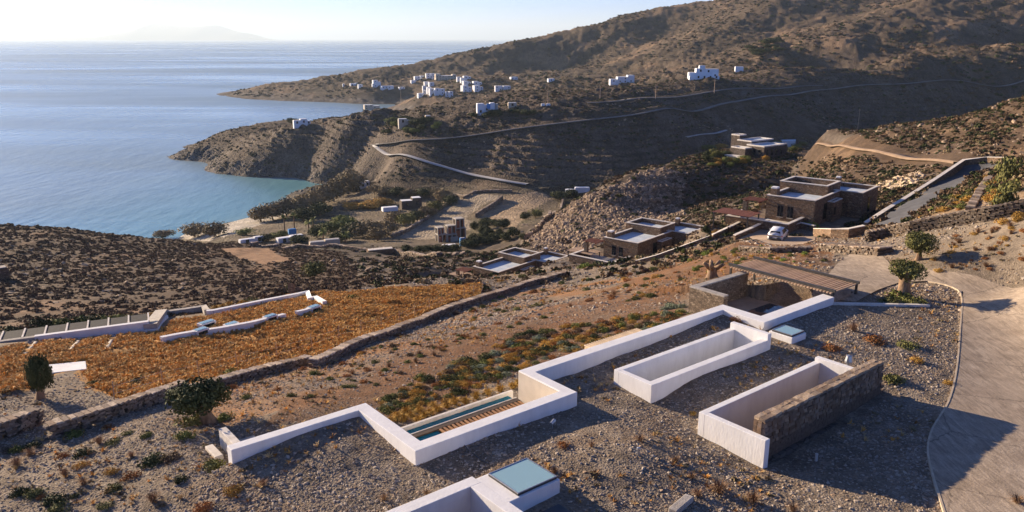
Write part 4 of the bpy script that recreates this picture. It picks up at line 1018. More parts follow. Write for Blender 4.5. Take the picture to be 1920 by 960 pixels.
# ------------------------------------------------------------------ three stone villas in a row
VRZ = math.pi / 2 - VA
def stone_villa(idx, label, o2, zr, zb, L=11.2):
    r = empty('stone_villa', (o2[0], o2[1], zb), VRZ); h = zr - zb
    def block(name, x0, x1, y0, y1, top, rim=.34, sink=.65, z0=-1.0):
        a = MB().box(x0, x1, y0, y1, z0, h + top - sink - .02).build(name, M['masonry'], r)
        ring = MB()
        for bx in ((x0, x1, y0, y0 + rim), (x0, x1, y1 - rim, y1), (x0, x0 + rim, y0 + rim, y1 - rim), (x1 - rim, x1, y0 + rim, y1 - rim)): ring.box(*bx, h + top - sink - .02, h + top - .1)
        ring.build('parapet', M['masonry'], a)
        cp = MB(); e = .03
        for bx in ((x0 - e, x1 + e, y0 - e, y0 + rim), (x0 - e, x1 + e, y1 - rim, y1 + e), (x0 - e, x0 + rim, y0 + rim, y1 - rim), (x1 - rim, x1 + e, y0 + rim, y1 - rim)): cp.box(*bx, h + top - .098, h + top)
        cp.build('coping', M['pale_top'], a)
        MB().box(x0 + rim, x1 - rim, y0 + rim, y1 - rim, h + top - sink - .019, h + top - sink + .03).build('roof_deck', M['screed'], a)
        return a
    block('main_block', 0, L, 0, 6.5, 0)
    block('side_block', L + .002, L + 6.9, -3.0, 3.1, 0)
    block('upper_block', L - 2.6, L + 2.6, 3.11 - 2.2, 7.6, .85, .34, .8, h - 2)
    block('porch_block', L - 4.9, L - 1.5, -.85, -.002, -.8, .22, .25)
    c = MB().box(.55, 1.5, 5.35, 6.3, h - .7, h + .75).build('chimney', M['masonry'], r); MB().box(.6, 1.45, 5.4, 6.25, h + .753, h + 1.0).build('chimney_cap', M['white'], c, .05)
    c = MB().box(L + 6.0, L + 6.7, 2.1, 2.8, h - .7, h + .6).build('chimney', M['masonry'], r); MB().box(L + 6.05, L + 6.65, 2.15, 2.75, h + .603, h + .85).build('chimney_cap', M['white'], c, .05)
    for y in (2.75, 4.1):
        w = MB().box(-.03, .12, y, y + .78, h - 2.75, h - 1.25).build('window', M['dark_glass'], r)
        MB().box(-.06, -.031, y - .08, y + .86, h - 1.25, h - 1.08).build('lintel', M['dark_masonry'], w); MB().box(-.09, -.031, y - .05, y + .83, h - 2.86, h - 2.752).build('sill', M['stone_top'], w)
        MB().box(-.05, -.032, y + .36, y + .42, h - 2.75, h - 1.25).build('mullion', M['dark_metal'], w)
    MB().box(L - 6.2, L - 5.0, -.04, .1, h - 3.1, h - .95).build('door', M['dark_glass'], r)
    MB().box(L - 4.6, L - 4.0, -.9, -.84, h - 2.6, h - 1.6).build('window', M['dark_glass'], r)
    MB().box(L + 2.6, L + 3.6, -3.04, -2.9, h - 3.1, h - 1.0).build('door', M['dark_glass'], r)
    # terrace in front with low walls, column and timber pergola
    tw = MB()
    for bx in ((-5.4, -5.0, 1.2, 9.6), (-4.998, -.002, 9.2, 9.6), (-4.998, -.002, 1.2, 1.6)): tw.box(*bx, -2.2, h - 2.45)
    t = tw.build('terrace_wall', M['masonry'], r)
    cp = MB()
    for bx in ((-5.43, -4.97, 1.17, 9.63), (-4.968, -.004, 9.17, 9.63), (-4.968, -.004, 1.17, 1.63)): cp.box(*bx, h - 2.448, h - 2.36)
    cp.build('coping', M['pale_top'], t)
    MB().box(-4.99, -.01, 1.61, 9.19, h - 3.5, h - 3.3).build('terrace_floor', M['beige'], r)
    MB().box(-2.4, -1.85, 8.2, 8.75, -1, h - .75).build('column', M['masonry_fine'], r)
    b = MB().box(-2.5, -.002, 8.25, 8.45, h - .748, h - .6).build('pergola_beam', M['red_wood'], r)
    MB().box(-2.6, -.002, 6.4, 6.55, h - .748, h - .6).build('pergola_beam', M['red_wood'], r)
    sm = MB().box(-.05, .05, 6.2, 8.9, h - .598, h - .52).mesh('rafter', M['red_wood'])
    for k in range(9): link_mesh('rafter', sm, r, (-2.45 + k * .28, 0, 0))
    tag(r, label, 'house', 'row of stone villas with flat roofs'); return r
for k, lab in enumerate(('lowest flat-roofed stone villa, beside the long dry stone wall', 'middle flat-roofed stone villa in front of the sunlit rocky slope', 'upper flat-roofed stone villa behind the white parked car')):
    (o2, zr, zb) = VILLA[k]; stone_villa(k, lab, o2, zr, zb, (11.2, 11.0, 9.6)[k])
def shade(label, px, z, w, d, mat, slats=14, tilt=0.0):
    q = at_z(px[0], px[1], z); g = HZ(q[0], q[1]); r = empty('shade_pergola', (q[0], q[1], g), VRZ); h = z - g
    for x in (0, w):
        for y in (0, d): MB().box(x - .07, x + .07, y - .07, y + .07, -.5, h - .12).build('post', M['dark_metal'], r)
    for y in (0, d): MB().box(-.3, w + .3, y - .06, y + .06, h - .118, h).build('beam', M['dark_metal'], r)
    sm = MB().box(-w / slats * .36, w / slats * .36, -.3, d + .3, h + .002, h + .05).mesh('slat', mat)
    for k in range(slats): link_mesh('slat', sm, r, ((k + .5) * w / slats, 0, 0))
    tag(r, label, 'pergola', 'shade pergolas of the stone villas')
shade('dark slatted pergola left of the lowest stone villa', (880, 524), 31.4, 3.0, 5.2, M['grey_wood'], 12)
shade('dark timber pergola between the lowest and middle stone villas', (1105, 478), 41.0, 3.0, 4.2, M['grey_wood'], 12)
shade('red-brown timber canopy left of the upper stone villa', (1402, 407), 53.2, 3.4, 4.6, M['red_wood'], 16)
# retaining walls, parking court, hedged bed
drape('parking_court', PARK, M['concrete'], .07, .8, 'small concrete parking court under the white car', 'parking')
wall_line('parking_wall', GP((1376,452),(1408,438),(1440,422),(1468,430)), .4, .8, M['masonry'], 'stone wall with pale coping left of the parked car', 'stone wall', .6, M['pale_top'])
wall_line('parking_wall', GP((1484,432),(1500,428),(1527,434)), .4, .8, M['masonry'], 'stone wall with pale coping right of the parked car', 'stone wall', .6, M['pale_top'])
wall_line('bed_wall', GP((1527,444),(1560,446),(1590,446),(1618,440)), .45, 1.1, M['masonry'], 'curved brown stone wall holding a planted bed near the parking court', 'stone wall', .6, M['pale_top'])
wall_line('retaining_wall', GP((1100,492),(1085,488)), .35, .6, M['masonry'], 'short stone wall beside the middle villa terrace', 'stone wall', .6, M['pale_top'])
wall_line('retaining_wall', GP((1192,496),(1230,486),(1270,472),(1330,450)), .35, .6, M['masonry'], 'long stone wall with pale coping rising along the middle villa garden', 'stone wall', .6, M['pale_top'])
wall_line('retaining_wall', GP((1335,449),(1372,432),(1396,420)), .35, .7, M['masonry'], 'stone wall with pale coping joining the red canopy', 'stone wall', .6, M['pale_top'])
# white hatchback
def car(u, v, rz):
    q = G(u, v); r = empty('parked_car', (q[0], q[1], q[2] + .08), rz)
    paint = mat_noise('white_car_paint', (.74, .75, .77), (.78, .79, .8), .5, .25, spec=.6)
    # sections along x (rear -2.0 .. front 2.05): half width, belly, shoulder height, roof height, roof half width
    sec = [(-2.0,.70,.45,.80,.82,.60),(-1.93,.82,.28,.90,1.02,.66),(-1.75,.87,.22,.93,1.30,.60),(-1.45,.88,.20,.95,1.43,.58),(-.6,.89,.20,.96,1.47,.60),(.1,.89,.20,.94,1.44,.60),(.65,.88,.20,.92,1.20,.62),(1.0,.87,.20,.90,.98,.66),(1.7,.84,.22,.80,.84,.62),(1.98,.74,.28,.66,.70,.52),(2.06,.62,.36,.56,.58,.40)]
    vs = []; fs = []
    for x, w, zb, zs, zt, wt in sec: vs += [(x, -w * .93, zb), (x, -w, (zb + zs) / 2), (x, -w * .96, zs), (x, -wt, zt), (x, 0, zt + .03), (x, wt, zt), (x, w * .96, zs), (x, w, (zb + zs) / 2), (x, w * .93, zb)]
    n = 9
    for i in range(len(sec) - 1):
        for k in range(n - 1): a = i * n + k; fs.append((a, a + 1, a + n + 1, a + n))
        a = i * n; fs.append((a + n - 1, a, a + n, a + 2 * n - 1))
    fs += [tuple(range(n)), tuple(range((len(sec) - 1) * n + n - 1, (len(sec) - 1) * n - 1, -1))]
    fs = [f[::-1] for f in fs]
    MB().add(vs, fs).build('body', paint, r, 0, True)
    # glass: rear screen, side windows, windscreen laid just proud of the shell
    MB().add([(-1.955,-.60,.97),(-1.955,.60,.97),(-1.79,.52,1.29),(-1.79,-.52,1.29)], [(0,3,2,1)]).build('rear_window', M['dark_glass'], r)
    for sy in (-1, 1):
        MB().add([(-1.62,sy*.868,.99),(.55,sy*.862,.97),(.1,sy*.655,1.38),(-1.4,sy*.64,1.39)], [(0,1,2,3) if sy < 0 else (3,2,1,0)]).build('side_window', M['dark_glass'], r)
        MB().box(-1.985, -1.90, *sorted((sy*.50, sy*.82)), .70, .86).build('tail_light', mat_noise('red_lens', (.45, .02, .02), (.55, .03, .03), 1, .3), r, .02)
        MB().box(1.78, 1.95, *sorted((sy*.50, sy*.74)), .60, .70).build('headlight', M['steel'], r, .02)
        MB().box(.32, .50, *sorted((sy*.90, sy*1.04)), .92, 1.04).build('wing_mirror', paint, r, .03)
    MB().add([(.18,-.56,1.415),(.18,.56,1.415),(.93,.66,1.01),(.93,-.66,1.01)], [(0,3,2,1)]).build('windscreen', M['dark_glass'], r)
    MB().box(-2.035, -1.9, -.72, .72, .30, .44).build('rear_bumper', M['dark_metal'], r, .03)
    MB().box(-2.02, -1.95, -.26, .26, .56, .67).build('number_plate', M['white'], r)
    tyre = mat_noise('tyre_rubber', (.02, .02, .02), (.03, .03, .03), 4, .9)
    for x in (-1.28, 1.3):
        for sy in (-1, 1):
            w = MB().tube((x, sy * .70, .31), (x, sy * .895, .31), .31, .31, 18).build('wheel', tyre, r, .02); MB().tube((x, sy * .896, .31), (x, sy * .905, .31), .2, .19, 14).build('rim', M['steel'], w)
    tag(r, 'white hatchback parked in the small court below the upper stone villa', 'car')
car(1458, 449, R(62))
# ------------------------------------------------------------------ white-edged roof house in the orange grass (left)
ZL = HZ(*G(450, 612)[:2]) + .25
def A(u, v, dz=0): q = G(u, v + 3); return q
def white_edge(label, px, w=.5, h=.45, mat='white', name='roof_edge'):
    o = wall_line(name, [A(u, v) for u, v in px], w, h + .08, M[mat], label, 'roof edge', .8); return o
white_edge('long straight white roof edge at the back of the grass-covered roof', [(388,588),(401,587),(480,570.5),(560,554.5),(577,551),(581,563),(592,561),(609,570.5)], .45)
white_edge('stepped white roof edge along the front of the grass-covered roof', [(303,639.5),(335,633),(361,628.5),(413,621),(472,610),(534,594.5)], .45)
white_edge('short white roof edge near the far skylight of the grass roof', [(556,590),(572,586.5),(586,582)], .4)
white_edge('grey coped roof edge beside the pale dry hedge', [(303,591),(345,585.5),(383,579.5),(389,587)], .55, .5, 'stone_top')
q0 = A(294, 604)
r = empty('chimney_block', (q0[0], q0[1], ZL - .3)); a0, a1 = A(283, 619), A(304, 590)
wall_line('chimney_block', [a0, a1], 1.15, .75, M['stone_top'], None, None, .6, parent=r)
for c in list(bpy.data.objects):
    if c.parent == r: c.matrix_parent_inverse = Matrix.Translation(-Vector(r.location)); c.name = 'stone_top'
wl = wall_line('plaster_base', [A(281, 621), A(303, 594)], 1.3, .3, M['white'], None, None, .6, parent=r)
wl.matrix_parent_inverse = Matrix.Translation(-Vector(r.location))
tag(r, 'thick stone-topped wall block at the corner of the grass roof', 'wall')
LA = math.atan2(A(361, 628)[1] - A(303, 640)[1], A(361, 628)[0] - A(303, 640)[0])
for u, v, w, d, lab in ((388,611,1.55,.75,'white roof skylight second from the left on the grass roof, upper one of a pair'),(377,625,1.25,.75,'white roof skylight nearest the stone-topped block, lower one of a pair'),(434,614,1.3,.7,'white roof skylight in the middle of the front roof edge'),(507,599,1.3,.7,'white roof skylight towards the far end of the front roof edge'),(589,581,1.3,.8,'white roof skylight at the far corner of the grass roof')):
    q = A(u, v); r = empty('roof_skylight', (q[0], q[1], q[2] + .02), LA)
    MB().box(-w/2, w/2, -d/2, d/2, -.5, .55).build('plaster_curb', M['white'], r, .03)
    MB().box(-w/2 + .18, w/2 - .18, -d/2 - .02, d/2 - .12, .12, .42).build('dark_opening', M['dark_glass'], r)
    MB().box(-w/2 + .12, w/2 - .12, -d/2 + .1, d/2 - .1, .553, .6).build('glass_pane', M['glass'], r)
    tag(r, lab, 'skylight', 'small white skylights of the grass roof')
# stone spur wall at the far corner
q = G(556, 552); r = empty('stone_buttress', q, LA + .25)
MB().prism([(-1.0, -.45), (.9, -.45), (.9, .45), (-1.0, .45)], [-1, -1, -1, -1], [1.75, .35, .35, 1.75]).build('wall', M['masonry_fine'], r)
MB().box(-.6, -.2, .45, .62, -.5, 1.2).build('pilaster', M['dark_masonry'], r)
tag(r, 'leaning sunlit stone buttress at the far corner of the grass roof', 'stone wall')
# covered terrace with dark roof panels and pale rafters
ax_z = max(A(u, v)[2] for u, v in ((281, 618), (170, 622), (66, 632), (170, 612)))
ax = np.array(A(281, 618)[:2]); bx = np.array(A(66, 634.5)[:2]); d = (bx - ax) / np.hypot(*(bx - ax)); LB = math.atan2(d[1], d[0]); Lw = np.hypot(*(bx - ax))
nrm = np.array([-d[1], d[0]]); nrm = nrm if np.dot(nrm, np.array([0, 1])) > 0 else -nrm; sg = 1 if np.dot(nrm, [-d[1], d[0]]) > 0 else -1
r = empty('terrace_roof', (ax[0], ax[1], ax_z - .62), LB)
def pan(x0, x1): 
    y0, y1 = sorted((.25 * sg, 2.6 * sg)); return MB().box(x0, x1, y0, y1, 1.02, 1.09)
Lx = Lw + 6; npn = 9
for k in range(npn):
    x0 = k * Lx / npn + .12; x1 = (k + 1) * Lx / npn - .12; pan(x0, x1).build('roof_panel', mat_noise('dark_felt', (.022, .022, .025), (.038, .038, .042), 3, .9) if k == 0 else bpy.data.materials['dark_felt'], r)
    y0, y1 = sorted((.2 * sg, 2.7 * sg)); MB().box(x0 - .19, x0 - .05, y0, y1, 1.0, 1.16).build('rafter', M['pale_top'], r)
for k in range(4):
    MB().box(1 + k * Lx / 4, 1.16 + k * Lx / 4, *sorted((2.45 * sg, 2.62 * sg)), -2.6, 1.0).build('post', M['pale_top'], r)
y0, y1 = sorted((-.22 * sg, .23 * sg)); MB().box(0, Lw, y0, y1, -.8, 1.2).build('front_beam', M['white'], r)
MB().box(Lw + .002, Lx, y0, y1, -.8, 1.15).build('front_beam', M['stone_top'], r)
tag(r, 'terrace roof of dark panels between pale rafters cut by the left edge', 'terrace roof')
# white slab lying in the grass
c = [G(u, v) for u, v in ((91,702),(163,694),(161,679),(88,686))]; z = max(p[2] for p in c) + .12
mz = np.mean([p[2] for p in c])
tag(MB().prism([(p[0], p[1]) for p in c], [p[2] - .3 for p in c], [p[2] + .10 for p in c]).build('concrete_slab', M['white'], None, .03), 'rectangular white slab lying in the orange grass at left', 'slab')
# pale paths dividing the orange grass below the terrace
for k, (p0, p1) in enumerate((((68,642),(42,668)),((150,634),(130,658)),((215,628),(198,655)))):
    a, b = G(*p0), G(*p1); strip('grass_path', [a, b], .28, M['stone_top'], .05, 'narrow pale stone strip dividing the orange grass under the terrace', 'path', .5)
# wire fence posts along the dry wall
def fence_posts():
    pl = resample([q[:2] for q in GP((215,752),(300,728),(400,702),(500,678),(590,655),(700,620),(820,576),(905,545))], 3.2, 1)
    zs = H(pl[:, 0], pl[:, 1]); r = empty('wire_fence', (pl[0][0], pl[0][1], zs[0])); inv = Matrix.Translation(-Vector(r.location))
    me = MB().tube((0, 0, -.3), (0, 0, 1.35), .035, .03, 6).mesh('post', M['grey_wood'])
    for (x, y), z in zip(pl, zs):
        o = link_mesh('post', me, r, (x, y, z), (random.uniform(-.05, .05), random.uniform(-.05, .05), 0)); o.matrix_parent_inverse = inv
    for hgt in (.5, 1.0):
        m = MB()
        for k in range(len(pl) - 1): m.tube((*pl[k], zs[k] + hgt), (*pl[k+1], zs[k+1] + hgt), .006, None, 4, False)
        o = m.build('wire', M['steel'], r); o.matrix_parent_inverse = inv
    tag(r, 'thin wire fence on posts between orange grass and dry stone wall', 'fence')
fence_posts()
# ------------------------------------------------------------------ houses in the valley, on the hills and in the village
M['village'] = mat_noise('whitewash', (.70, .72, .75), (.80, .81, .83), .3, .85)
M['cream'] = mat_noise('cream_render', (.50, .42, .32), (.58, .49, .38), .3, .85)
M['brickred'] = mat_noise('hollow_brick', (.30, .11, .065), (.42, .17, .10), 1.2, .9)
M['rawconc'] = mat_noise('raw_concrete', (.38, .35, .31), (.48, .44, .39), .6, .9)
M['bluewall'] = mat_noise('blue_paint', (.03, .20, .50), (.05, .26, .58), .6, .6)
M['greyroof'] = mat_noise('grey_roof', (.35, .34, .34), (.46, .45, .44), .4, .8)
def px_house(label, u, v, blocks, mat='village', rot=.35, name='white_house', cat='house', group=None, tmin=0, wpx=1.0, roof=None):
    """blocks in photograph pixels: (x0, x1, z0, z1, y0, y1) round the base point u, v"""
    q = G(u, v, tmin); k = math.hypot(q[0], q[1]) / FPX
    r = empty(name, q, -math.atan2(q[0], q[1]) + rot)
    for x0, x1, z0, z1, y0, y1 in blocks:
        b = MB().box(x0 * k, x1 * k, y0 * k, y1 * k, z0 * k - 2.5, z1 * k).build('block', M[mat], r)
        t = .25; MB().box(x0 * k + t, x1 * k - t, y0 * k + t, y1 * k - t, z1 * k + .003, z1 * k + .12).build('roof_deck', M[roof] if roof else M['village'], b)
        if not wpx: continue
        st = max(1, int(round((z1 - z0) * k / 3.1))); nw = max(1, int((x1 - x0) * k / 3.4)); dw = (x1 - x0) * k / nw
        ws = MB()
        for f in range(st):
            zc = z0 * k + (f + .55) * (z1 - z0) * k / st
            for i in range(nw):
                if (i * 7 + f * 3 + int(u)) % 5 == 0: continue
                xc = x0 * k + (i + .5) * dw
                MB().box(xc - .5, xc + .5, y0 * k - .06, y0 * k + .1, zc - .65, zc + .65).build('window', M['dark_glass'], b)
            ny = max(1, int((y1 - y0) * k / 5))
            for i in range(ny):
                yc = y0 * k + (i + .5) * (y1 - y0) * k / ny
                MB().box(x1 * k - .1, x1 * k + .06, yc - .5, yc + .5, zc - .65, zc + .65).build('window', M['dark_glass'], b)
    tag(r, label, cat, group); return r
VG = 'white houses of the far bay village'
vil = [   # zoomed picture coordinates (x0, x1, top, base), label
 (14,34,200,218,'tiny white hut at the left end of the far village shore'),
 (92,135,196,218,'low white house left of the pair on the far shore'),(140,168,192,216,'narrow white house in the left pair on the far shore'),(172,215,206,236,'white house right of the left pair on the far shore'),
 (322,398,166,232,'two-storey white house with dark veranda on the far shore'),(312,345,200,240,'low white annex beside the veranda house on the far shore'),
 (405,470,222,250,'long low white house right of the veranda house'),(470,525,220,256,'low white house next to the long one on the far shore'),(580,636,232,250,'white house with a small tower alone above the shore'),
 (735,790,126,165,'upper white village house at the left of the cluster'),(700,745,165,190,'lower white village house at the left tip of the cluster'),(790,832,120,150,'white village house left of the dark gap'),
 (848,895,98,135,'white village house just left of the cream hotel'),(895,940,96,125,'high white village house touching the cream hotel'),(905,945,135,160,'small white village house below the hotel corner'),
 (832,880,180,215,'white village house in the middle of the stair of houses'),(880,930,185,222,'white village house right in the stair of houses'),(815,860,222,262,'white village house halfway down to the bay'),
 (860,905,235,285,'white village house above the harbour row'),(815,850,262,300,'white village house at the lower left of the cluster'),(770,825,295,332,'lowest white village house at the shore road'),
 (885,935,248,310,'left white house of the lower village row'),(938,985,246,312,'middle white house of the lower village row'),(988,1036,250,308,'right white house of the lower village row'),(1045,1080,280,325,'small white house right of the lower row'),(1080,1120,278,330,'last white house of the lower row'),
 (1158,1195,132,178,'white house right below the cream hotel'),(1195,1235,140,186,'white house between hotel and terrace blocks'),(1225,1300,122,150,'flat white house topping the right-hand terrace blocks'),
 (1222,1300,172,208,'upper white terrace block right of the hotel'),(1214,1312,218,285,'big white terrace block right of the hotel'),(1322,1410,176,214,'upper grey-white terrace block'),(1330,1425,218,276,'lower wide white terrace block'),
 (1540,1608,222,268,'white house right of the terrace blocks near the crest'),(1622,1695,222,258,'white house half hidden by the crest'),(1697,1765,132,158,'white house alone above the village'),
]
for x0, x1, t, b, lab in vil:
    u = 640 + (x0 + x1) / 2 / 5.333; v = 120 + b / 5.333; w = (x1 - x0) / 5.333; h = (b - t) / 5.333
    blk = [(-w / 2, w / 2, 0, h, 0, w * .7)]
    if w > 14: blk = [(-w / 2, w * .1, 0, h, 0, w * .6), (w * .1, w / 2, 0, h * .75, w * .08, w * .6)]
    px_house(lab, u, v, blk, 'village', random.uniform(.15, .5), 'village_house', group=VG, tmin=640)
px_house('long cream hotel with dark arcade at the top of the far village', 640 + 1048 / 5.333, 120 + 162 / 5.333, [(-19, 19, 0, 8, 0, 14), (-19, -10, 8, 11, 1, 12), (12, 19, 8, 10, 1, 12)], 'cream', .2, 'hotel', tmin=640)
px_house('small white house on the dark slope above the crest', 1034, 153, [(-6, 6, 0, 5, 0, 8)], 'village', .3, 'white_house', tmin=600)
px_house('white villa with two wings on the crest, left of the big white complex', 1167, 156, [(-22, -9, 0, 7, 2, 14), (-9, 10, 0, 11, 0, 14), (10, 22, 0, 14, 0, 14)], 'village', .25, 'white_villa', tmin=380)
px_house('large white villa complex of stepped cubes on the crest', 1320, 146, [(-27, -14, 0, 9, 0, 13), (-14, 2, 0, 16, 2, 16), (-8, 2, 16, 21, 4, 13), (2, 26, 0, 15, 2, 18), (-27, 26, 0, 3, -6, 0)], 'village', .22, 'white_villa', tmin=380)
px_house('small white building right of the large white complex', 1386, 135, [(-7, 7, 0, 9, 0, 8)], 'village', .2, 'white_house', tmin=380, wpx=0)
px_house('white house with dark trees on the promontory by the sea', 566, 234, [(-14, -2, 0, 8, 0, 10), (-2, 10, 0, 10, 0, 10), (10, 16, 0, 6, 2, 9)], 'village', .2, 'white_house', tmin=350)
px_house('rosy white house behind the promontory crest near the water', 698, 205, [(-14, 2, 0, 8, 0, 10), (2, 14, 0, 6, 0, 10)], 'cream', .2, 'white_house', tmin=350)
r = px_house('ruined-looking white villa with blue panel on the promontory', 912, 214, [(-17, -4, 0, 19, 0, 14), (-4, 7, 0, 16, 2, 14), (7, 16, 0, 20, 0, 13)], 'village', .15, 'white_villa', tmin=340)
k = math.hypot(*r.location[:2]) / FPX; MB().box(1 * k, 7 * k, -.4, 1.9 * k, 10 * k, 19 * k).build('blue_panel', M['bluewall'], r); MB().box(17 * k, 22 * k, 0, 8 * k, -2, 19 * k).build('frame_wall', M['rawconc'], r)
px_house('small pale outbuilding right of the villa with the blue panel', 961, 201, [(-8, 8, 0, 8, 0, 8)], 'cream', .15, 'outbuilding', tmin=340)
px_house('low white hut row on the crest road beside a power pole', 1024, 199, [(-9, -2, 0, 4, 0, 5), (0, 8, 0, 4, 0, 5)], 'village', .1, 'white_hut', tmin=340, wpx=0)
px_house('low grey house with pool terrace in the dark green garden', 768, 232, [(-20, -4, 0, 9, 0, 10), (-4, 14, 0, 6, 0, 10)], 'rawconc', .2, 'garden_house', tmin=330)
px_house('pale hut at the garden edge on the promontory', 803, 226, [(-5, 5, 0, 9, 0, 7)], 'cream', .2, 'hut', tmin=330)
# valley
px_house('white flat roof of the low wing in front of the valley house', 735, 396, [(-17, 12, 0, 7, 0, 14)], 'village', .25, 'low_wing', tmin=230)
px_house('grey stone valley house with white roofs among trees', 772, 392, [(-18, 4, 0, 15, 4, 22), (4, 22, 0, 19, 6, 24)], 'dark_masonry', .25, 'valley_house', tmin=230)
px_house('small blue and white house at the foot of the promontory', 684, 352, [(-8, 2, 0, 9, 0, 9), (2, 9, 0, 12, 0, 9)], 'village', .2, 'white_house', tmin=260)
px_house('long white building half hidden behind the rocky spur', 1086, 362, [(-26, -8, 0, 6, 0, 12), (-8, 20, 0, 10, 0, 12)], 'village', .1, 'white_building', tmin=230, wpx=0)
px_house('whitewashed beach tavern roofs left of the blue canopy', 482, 455, [(-30, -4, 0, 8, 0, 12), (-4, 14, 0, 10, 0, 10)], 'village', .3, 'beach_tavern', tmin=180)
px_house('white terrace house under the blue canopy by the beach', 548, 454, [(-26, -2, 0, 9, 0, 14), (-2, 22, 0, 11, 0, 12)], 'village', .3, 'beach_house', tmin=180)
px_house('small blue canopy above the white terrace house', 549, 440, [(-7, 7, 5, 10, 0, 8)], 'bluewall', .2, 'canopy', 'canopy', tmin=180, wpx=0, roof='bluewall')
px_house('low house with two grey gabled roofs near the beach', 610, 462, [(-28, 0, 0, 9, 0, 14), (0, 28, 0, 11, 0, 14)], 'cream', .15, 'low_house', tmin=170, roof='greyroof')
px_house('flat stone farm building behind the orange field', 718, 476, [(-28, 22, 0, 8, 0, 16)], 'masonry', .2, 'farm_building', tmin=150, wpx=0, roof='pale_top')
px_house('low white shed roof below the unfinished building', 846, 470, [(-16, 12, 0, 10, 0, 14)], 'rawconc', .2, 'shed', tmin=150, wpx=0)
px_house('blue metal shed right of the unfinished building', 868, 462, [(-5, 5, 0, 16, 0, 8)], 'bluewall', .2, 'metal_shed', 'shed', tmin=150, wpx=0, roof='greyroof')
px_house('pale flat hut at the left edge of the scrub hill', 6, 524, [(-14, 10, 0, 18, 0, 20)], 'masonry', .1, 'stone_hut', 'hut', wpx=0, roof='stone_top')
def unfinished():
    q = G(850, 452); k = math.hypot(*q[:2]) / FPX; r = empty('unfinished_building', q, -math.atan2(q[0], q[1]) + .35)
    def fr(x0, x1, y0, y1, z0, z1, infill=True):
        X0, X1, Y0, Y1, Z0, Z1 = [c * k for c in (x0, x1, y0, y1, z0, z1)]
        MB().box(X0, X1, Y0, Y1, Z1 - .3, Z1).build('floor_slab', M['rawconc'], r)
        for x in (X0 + .15, (X0 + X1) / 2, X1 - .15):
            for y in (Y0 + .15, Y1 - .15): MB().box(x - .15, x + .15, y - .15, y + .15, Z0 - (1.5 if z0 == 0 else 0), Z1 - .302).build('column', M['rawconc'], r)
        if infill:
            MB().box(X0 + .32, (X0 + X1) / 2 - .17, Y0 + .05, Y0 + .25, Z0, Z1 - .9).build('brick_wall', M['brickred'], r)
            MB().box(X1 - .3, X1 - .1, Y0 + .4, Y1 - .4, Z0, Z1 - .31).build('brick_wall', M['brickred'], r)
        MB().box(X0 + .4, X1 - .4, Y0 + 1.2, Y1 - .5, Z0, Z1 - .31).build('core_wall', M['dark_masonry'], r)
    fr(-30, -12, 2, 20, 0, 15); fr(-30, -16, 4, 20, 15, 28); fr(-12, 8, 0, 18, 0, 14); fr(-10, 8, 4, 18, 14, 30); fr(8, 30, 10, 30, 0, 22); fr(10, 28, 12, 30, 22, 40)
    MB().box(-6 * k, 8 * k, -6 * k, -.2, -1, 9 * k).build('ground_block', M['rawconc'], r)
    tag(r, 'unfinished concrete and red brick building in the valley', 'building')
unfinished()
# house on the spur with walled court
def hill_house():
    r = empty('hilltop_house', (H4C[0], H4C[1], H4Z), VRZ - .25)
    def bl(x0, x1, y0, y1, h):
        a = MB().box(x0, x1, y0, y1, -1.5, h).build('block', M['dark_masonry'], r)
        e = MB(); w = .35
        for bx in ((x0, x1, y0, y0 + w), (x0, x1, y1 - w, y1), (x0, x0 + w, y0 + w, y1 - w), (x1 - w, x1, y0 + w, y1 - w)): e.box(*bx, h + .002, h + .35)
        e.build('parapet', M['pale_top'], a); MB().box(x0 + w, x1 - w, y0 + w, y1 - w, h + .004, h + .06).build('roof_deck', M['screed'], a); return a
    a = bl(-4, 5, -7, -1, 3.1); b = bl(-2, 8, -.99, 4, 3.8); c = bl(-7, -4.01, -3, 2, 2.4); d = bl(5.01, 9, -5, -1, 2.8); e = bl(-1, 2, 4.01, 7, 5.0)
    for y in (-6, -4.2, -2.6): MB().box(-4.06, -3.9, y, y + .9, .8, 2.3).build('window', M['dark_glass'], a)
    for x in (-3, -1, 1, 3): MB().box(x, x + .9, -7.06, -6.9, .8, 2.3).build('window', M['dark_glass'], a)
    MB().box(-9.5, -7.02, -4, 2, -1.5, .6).build('terrace', M['pale_top'], r)
    tag(r, 'stone hilltop house with pale parapets on the spur among bushes', 'house')
hill_house()
c = [G(u, v) for u, v in ((1466,277),(1490,276),(1492,264),(1464,263))]
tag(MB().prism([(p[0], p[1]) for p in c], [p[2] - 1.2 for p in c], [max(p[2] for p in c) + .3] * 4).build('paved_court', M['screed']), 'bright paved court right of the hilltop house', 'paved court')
# lit building and its wall at the right edge
q = G(2040, 345); k = math.hypot(*q[:2]) / FPX; r = empty('garden_house', q, -math.atan2(q[0], q[1]) + 1.05)
MB().box(0, 9, 0, 6, -1, 4.2).build('wall', M['masonry_fine'], r); MB().box(-.1, 9.1, -.1, 6.1, 4.202, 4.4).build('coping', M['pale_top'], r); MB().box(-.05, .1, 2, 3, 0, 2.1).build('door', M['dark_glass'], r); MB().box(2, 3, -.05, .1, 1.6, 2.8).build('window', M['dark_glass'], r)
tag(r, 'sunlit stone house at the right edge behind the golden garden', 'house')
